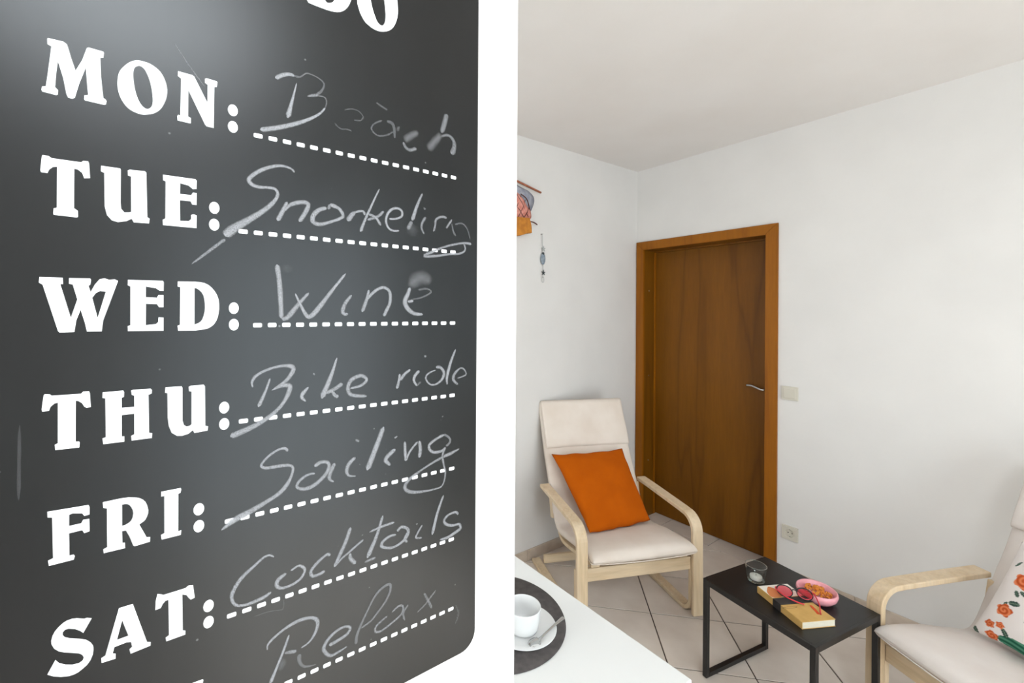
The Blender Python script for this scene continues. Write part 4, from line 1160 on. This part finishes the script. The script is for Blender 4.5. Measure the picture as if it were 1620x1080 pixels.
for k in range(n):
    j = (k + 1) % n
    bm.faces.new((A[k], A[j], B[j], B[k])); bm.faces.new((B[k], B[j], C2[j], C2[k])); bm.faces.new((C2[k], C2[j], D2[j], D2[k]))
bm.faces.new(D2)
bm_obj('socket_plate', bm, M['plate'], so_)
for s_ in (-1, 1):
    h = lathe('pin_hole', [(0.0, 0.0), (0.0028, 0.0), (0.0028, 0.0006), (0.0, 0.0006)], M['hole'], so_, 12)
    h.rotation_euler = (0, -PI / 2, 0)
    h.location = (-0.0012, s_ * 0.0095, 0)
box('earth_clip', -0.0085, -0.001, -0.003, 0.003, 0.0195, 0.0213, M['steel'], so_)
box('earth_clip', -0.0085, -0.001, -0.003, 0.003, -0.0213, -0.0195, M['steel'], so_)

# ---------------------------------------------------------------- hanging boat ornament on the left wall
WY = LY
hb = thing('boat_ornament', 'hanging cloth-sailed boat ornament with ochre hull on the left wall, cut off by the partition', 'ornament', (1.775, WY, 2.18))
tube('yard', [(-0.26, -0.020, 0.178), (0.0, -0.020, 0.128), (0.148, -0.020, 0.099)], 0.0065, M['twig'], hb, 8)
def cloth(name, pts, y_, mat, th=0.003, bulge=0.02):
    P = catmull([(a, b_, 0) for a, b_ in pts], 4, True)
    cx = sum(p.x for p in P) / len(P); cy = sum(p.y for p in P) / len(P)
    verts = [(cx, y_ - bulge, cy)] + [(cx + (p.x - cx) * 0.55, y_ - bulge * 0.75, cy + (p.y - cy) * 0.55) for p in P] + [(p.x, y_, p.y) for p in P]
    n = len(P)
    faces = [(0, 1 + (k + 1) % n, 1 + k) for k in range(n)] + [(1 + k, 1 + (k + 1) % n, 1 + n + (k + 1) % n, 1 + n + k) for k in range(n)]
    o = mesh_obj(name, verts, faces, mat, hb, True)
    md = o.modifiers.new('solid', 'SOLIDIFY'); md.thickness = th
    return o
s1 = cloth('sail', [(-0.20, 0.165), (-0.02, 0.112), (0.055, 0.094), (0.098, 0.060), (0.092, 0.010), (0.050, -0.040), (-0.02, 0.03), (-0.15, 0.08)], -0.012, M['sailgrey'])
s1['label'] = 'blue-grey cloth sail'
s2 = cloth('sail', [(-0.18, 0.120), (-0.06, 0.075), (0.000, 0.035), (0.035, -0.010), (0.058, -0.030), (0.044, -0.085), (-0.15, -0.090)], -0.026, M['sailpink'])
s2['label'] = 'coral pink netted sail'
for a, b_ in (((-0.10, 0.09), (0.030, -0.07)), ((-0.03, 0.05), (-0.10, -0.08)), ((0.005, 0.03), (-0.05, -0.08)), ((-0.09, 0.00), (0.0, -0.085)), ((0.035, -0.012), (-0.01, -0.085))):
    tube('cord', [(a[0], -0.036, a[1]), ((a[0] + b_[0]) / 2, -0.046, (a[1] + b_[1]) / 2), (b_[0], -0.036, b_[1])], 0.0020, M['darkcord'], hb, 6)
tube('cord', catmull([(-0.03, -0.034, 0.06), (0.02, -0.034, 0.035), (0.048, -0.030, -0.025)], 5), 0.0030, M['darkcord'], hb, 6)
tube('mast', [(-0.11, -0.016, 0.17), (-0.11, -0.016, -0.12)], 0.005, M['twig'], hb, 8)
tube('rudder', catmull([(0.02, -0.022, -0.092), (0.085, -0.022, -0.094), (0.118, -0.022, -0.106)], 4), [0.004] * 8 + [0.002], M['darkcord'], hb, 8)
bm = bmesh.new()
prof = [(0.034, -0.078), (0.048, -0.120), (0.052, -0.165), (0.030, -0.166), (-0.03, -0.188), (-0.10, -0.200), (-0.18, -0.190), (-0.24, -0.15), (-0.26, -0.08), (-0.10, -0.085)]
fr_ = [bm.verts.new((a, -0.045, b_)) for a, b_ in prof]
mk = [bm.verts.new((-0.1 + (a + 0.1) * 1.04, -0.022, -0.14 + (b_ + 0.14) * 1.03)) for a, b_ in prof]
bc = [bm.verts.new((a, -0.004, b_)) for a, b_ in prof]
bm.faces.new(fr_); bm.faces.new(bc[::-1])
for k in range(len(prof)):
    j = (k + 1) % len(prof)
    bm.faces.new((fr_[k], mk[k], mk[j], fr_[j])); bm.faces.new((mk[k], bc[k], bc[j], mk[j]))
hu = bm_obj('hull', bm, M['ochre'], hb)

# hanging charm of beads and a stone
hc = thing('hanging_charm', 'thin string charm with grey-blue stone hanging on the left wall', 'ornament', (1.955, WY, 1.88))
ypos = -0.010
lathe('nail', [(0.0, 0.0), (0.004, 0.0), (0.004, 0.002), (0.0015, 0.003), (0.0015, 0.014), (0.0, 0.014)], M['steel'], hc, 10).matrix_local = Matrix.Translation((-0.008, 0, 0.145)) @ Matrix.Rotation(PI / 2, 4, 'X')
tube('string', [(-0.008, ypos, 0.145), (-0.003, ypos, 0.06), (0.0, ypos, 0.0), (0.0, ypos, -0.13)], 0.0016, M['thread'], hc, 6)
def star(name, z_, r1, r2, mat):
    pts = []
    for k in range(10):
        a = PI / 2 + k * PI / 5
        q = r1 if k % 2 == 0 else r2
        pts.append((q * math.cos(a), q * math.sin(a)))
    v = [(a, ypos - 0.006, z_ + b_) for a, b_ in pts] + [(a, ypos - 0.002, z_ + b_) for a, b_ in pts]
    f = [tuple(range(10)), tuple(range(10, 20))[::-1]] + [(k, 10 + k, 10 + (k + 1) % 10, (k + 1) % 10) for k in range(10)]
    return mesh_obj(name, v, f, mat, hc)
star('star_bead', 0.052, 0.019, 0.007, M['thread'])
star('star_bead', -0.098, 0.019, 0.007, M['charmdark'])
st_ = lathe('stone', [(0.0, -0.040), (0.010, -0.036), (0.018, -0.018), (0.020, 0.0), (0.017, 0.018), (0.009, 0.030), (0.0, 0.033)], M['charm'], hc, 20, sy=0.4)
st_.location = (0.0, ypos, -0.008)
bd = lathe('cap_bead', [(0.0, -0.009), (0.007, -0.007), (0.009, 0.0), (0.007, 0.007), (0.0, 0.009)], M['charmdark'], hc, 14)
bd.location = (0.0, ypos, 0.022)
tube('loop', [(0.009 * math.sin(2 * PI * k / 16), ypos, -0.142 + 0.018 * math.cos(2 * PI * k / 16)) for k in range(16)], 0.0014, M['thread'], hc, 6, closed=True)

# ---------------------------------------------------------------- flush ceiling lamp behind the camera (it glows in the board's top left)
cl = thing('ceiling_lamp', 'round flush ceiling lamp with a white diffuser above the front of the room', 'lamp', (-0.15, -1.10, CZ))
lathe('lamp_base', [(0.0, -0.001), (0.47, -0.001), (0.47, -0.03), (0.455, -0.03), (0.0, -0.03)], M['frame_white'], cl, 48)
em = new_mat('lamp_diffuser', (1, 1, 1, 1), 0.5)
em.node_tree.nodes['Principled BSDF'].inputs['Emission Color'].default_value = (0.86, 0.94, 1.0, 1)
em.node_tree.nodes['Principled BSDF'].inputs['Emission Strength'].default_value = 21.0
lathe('diffuser', [(0.454, -0.031), (0.445, -0.050), (0.36, -0.072), (0.20, -0.084), (0.0, -0.087)], em, cl, 48)
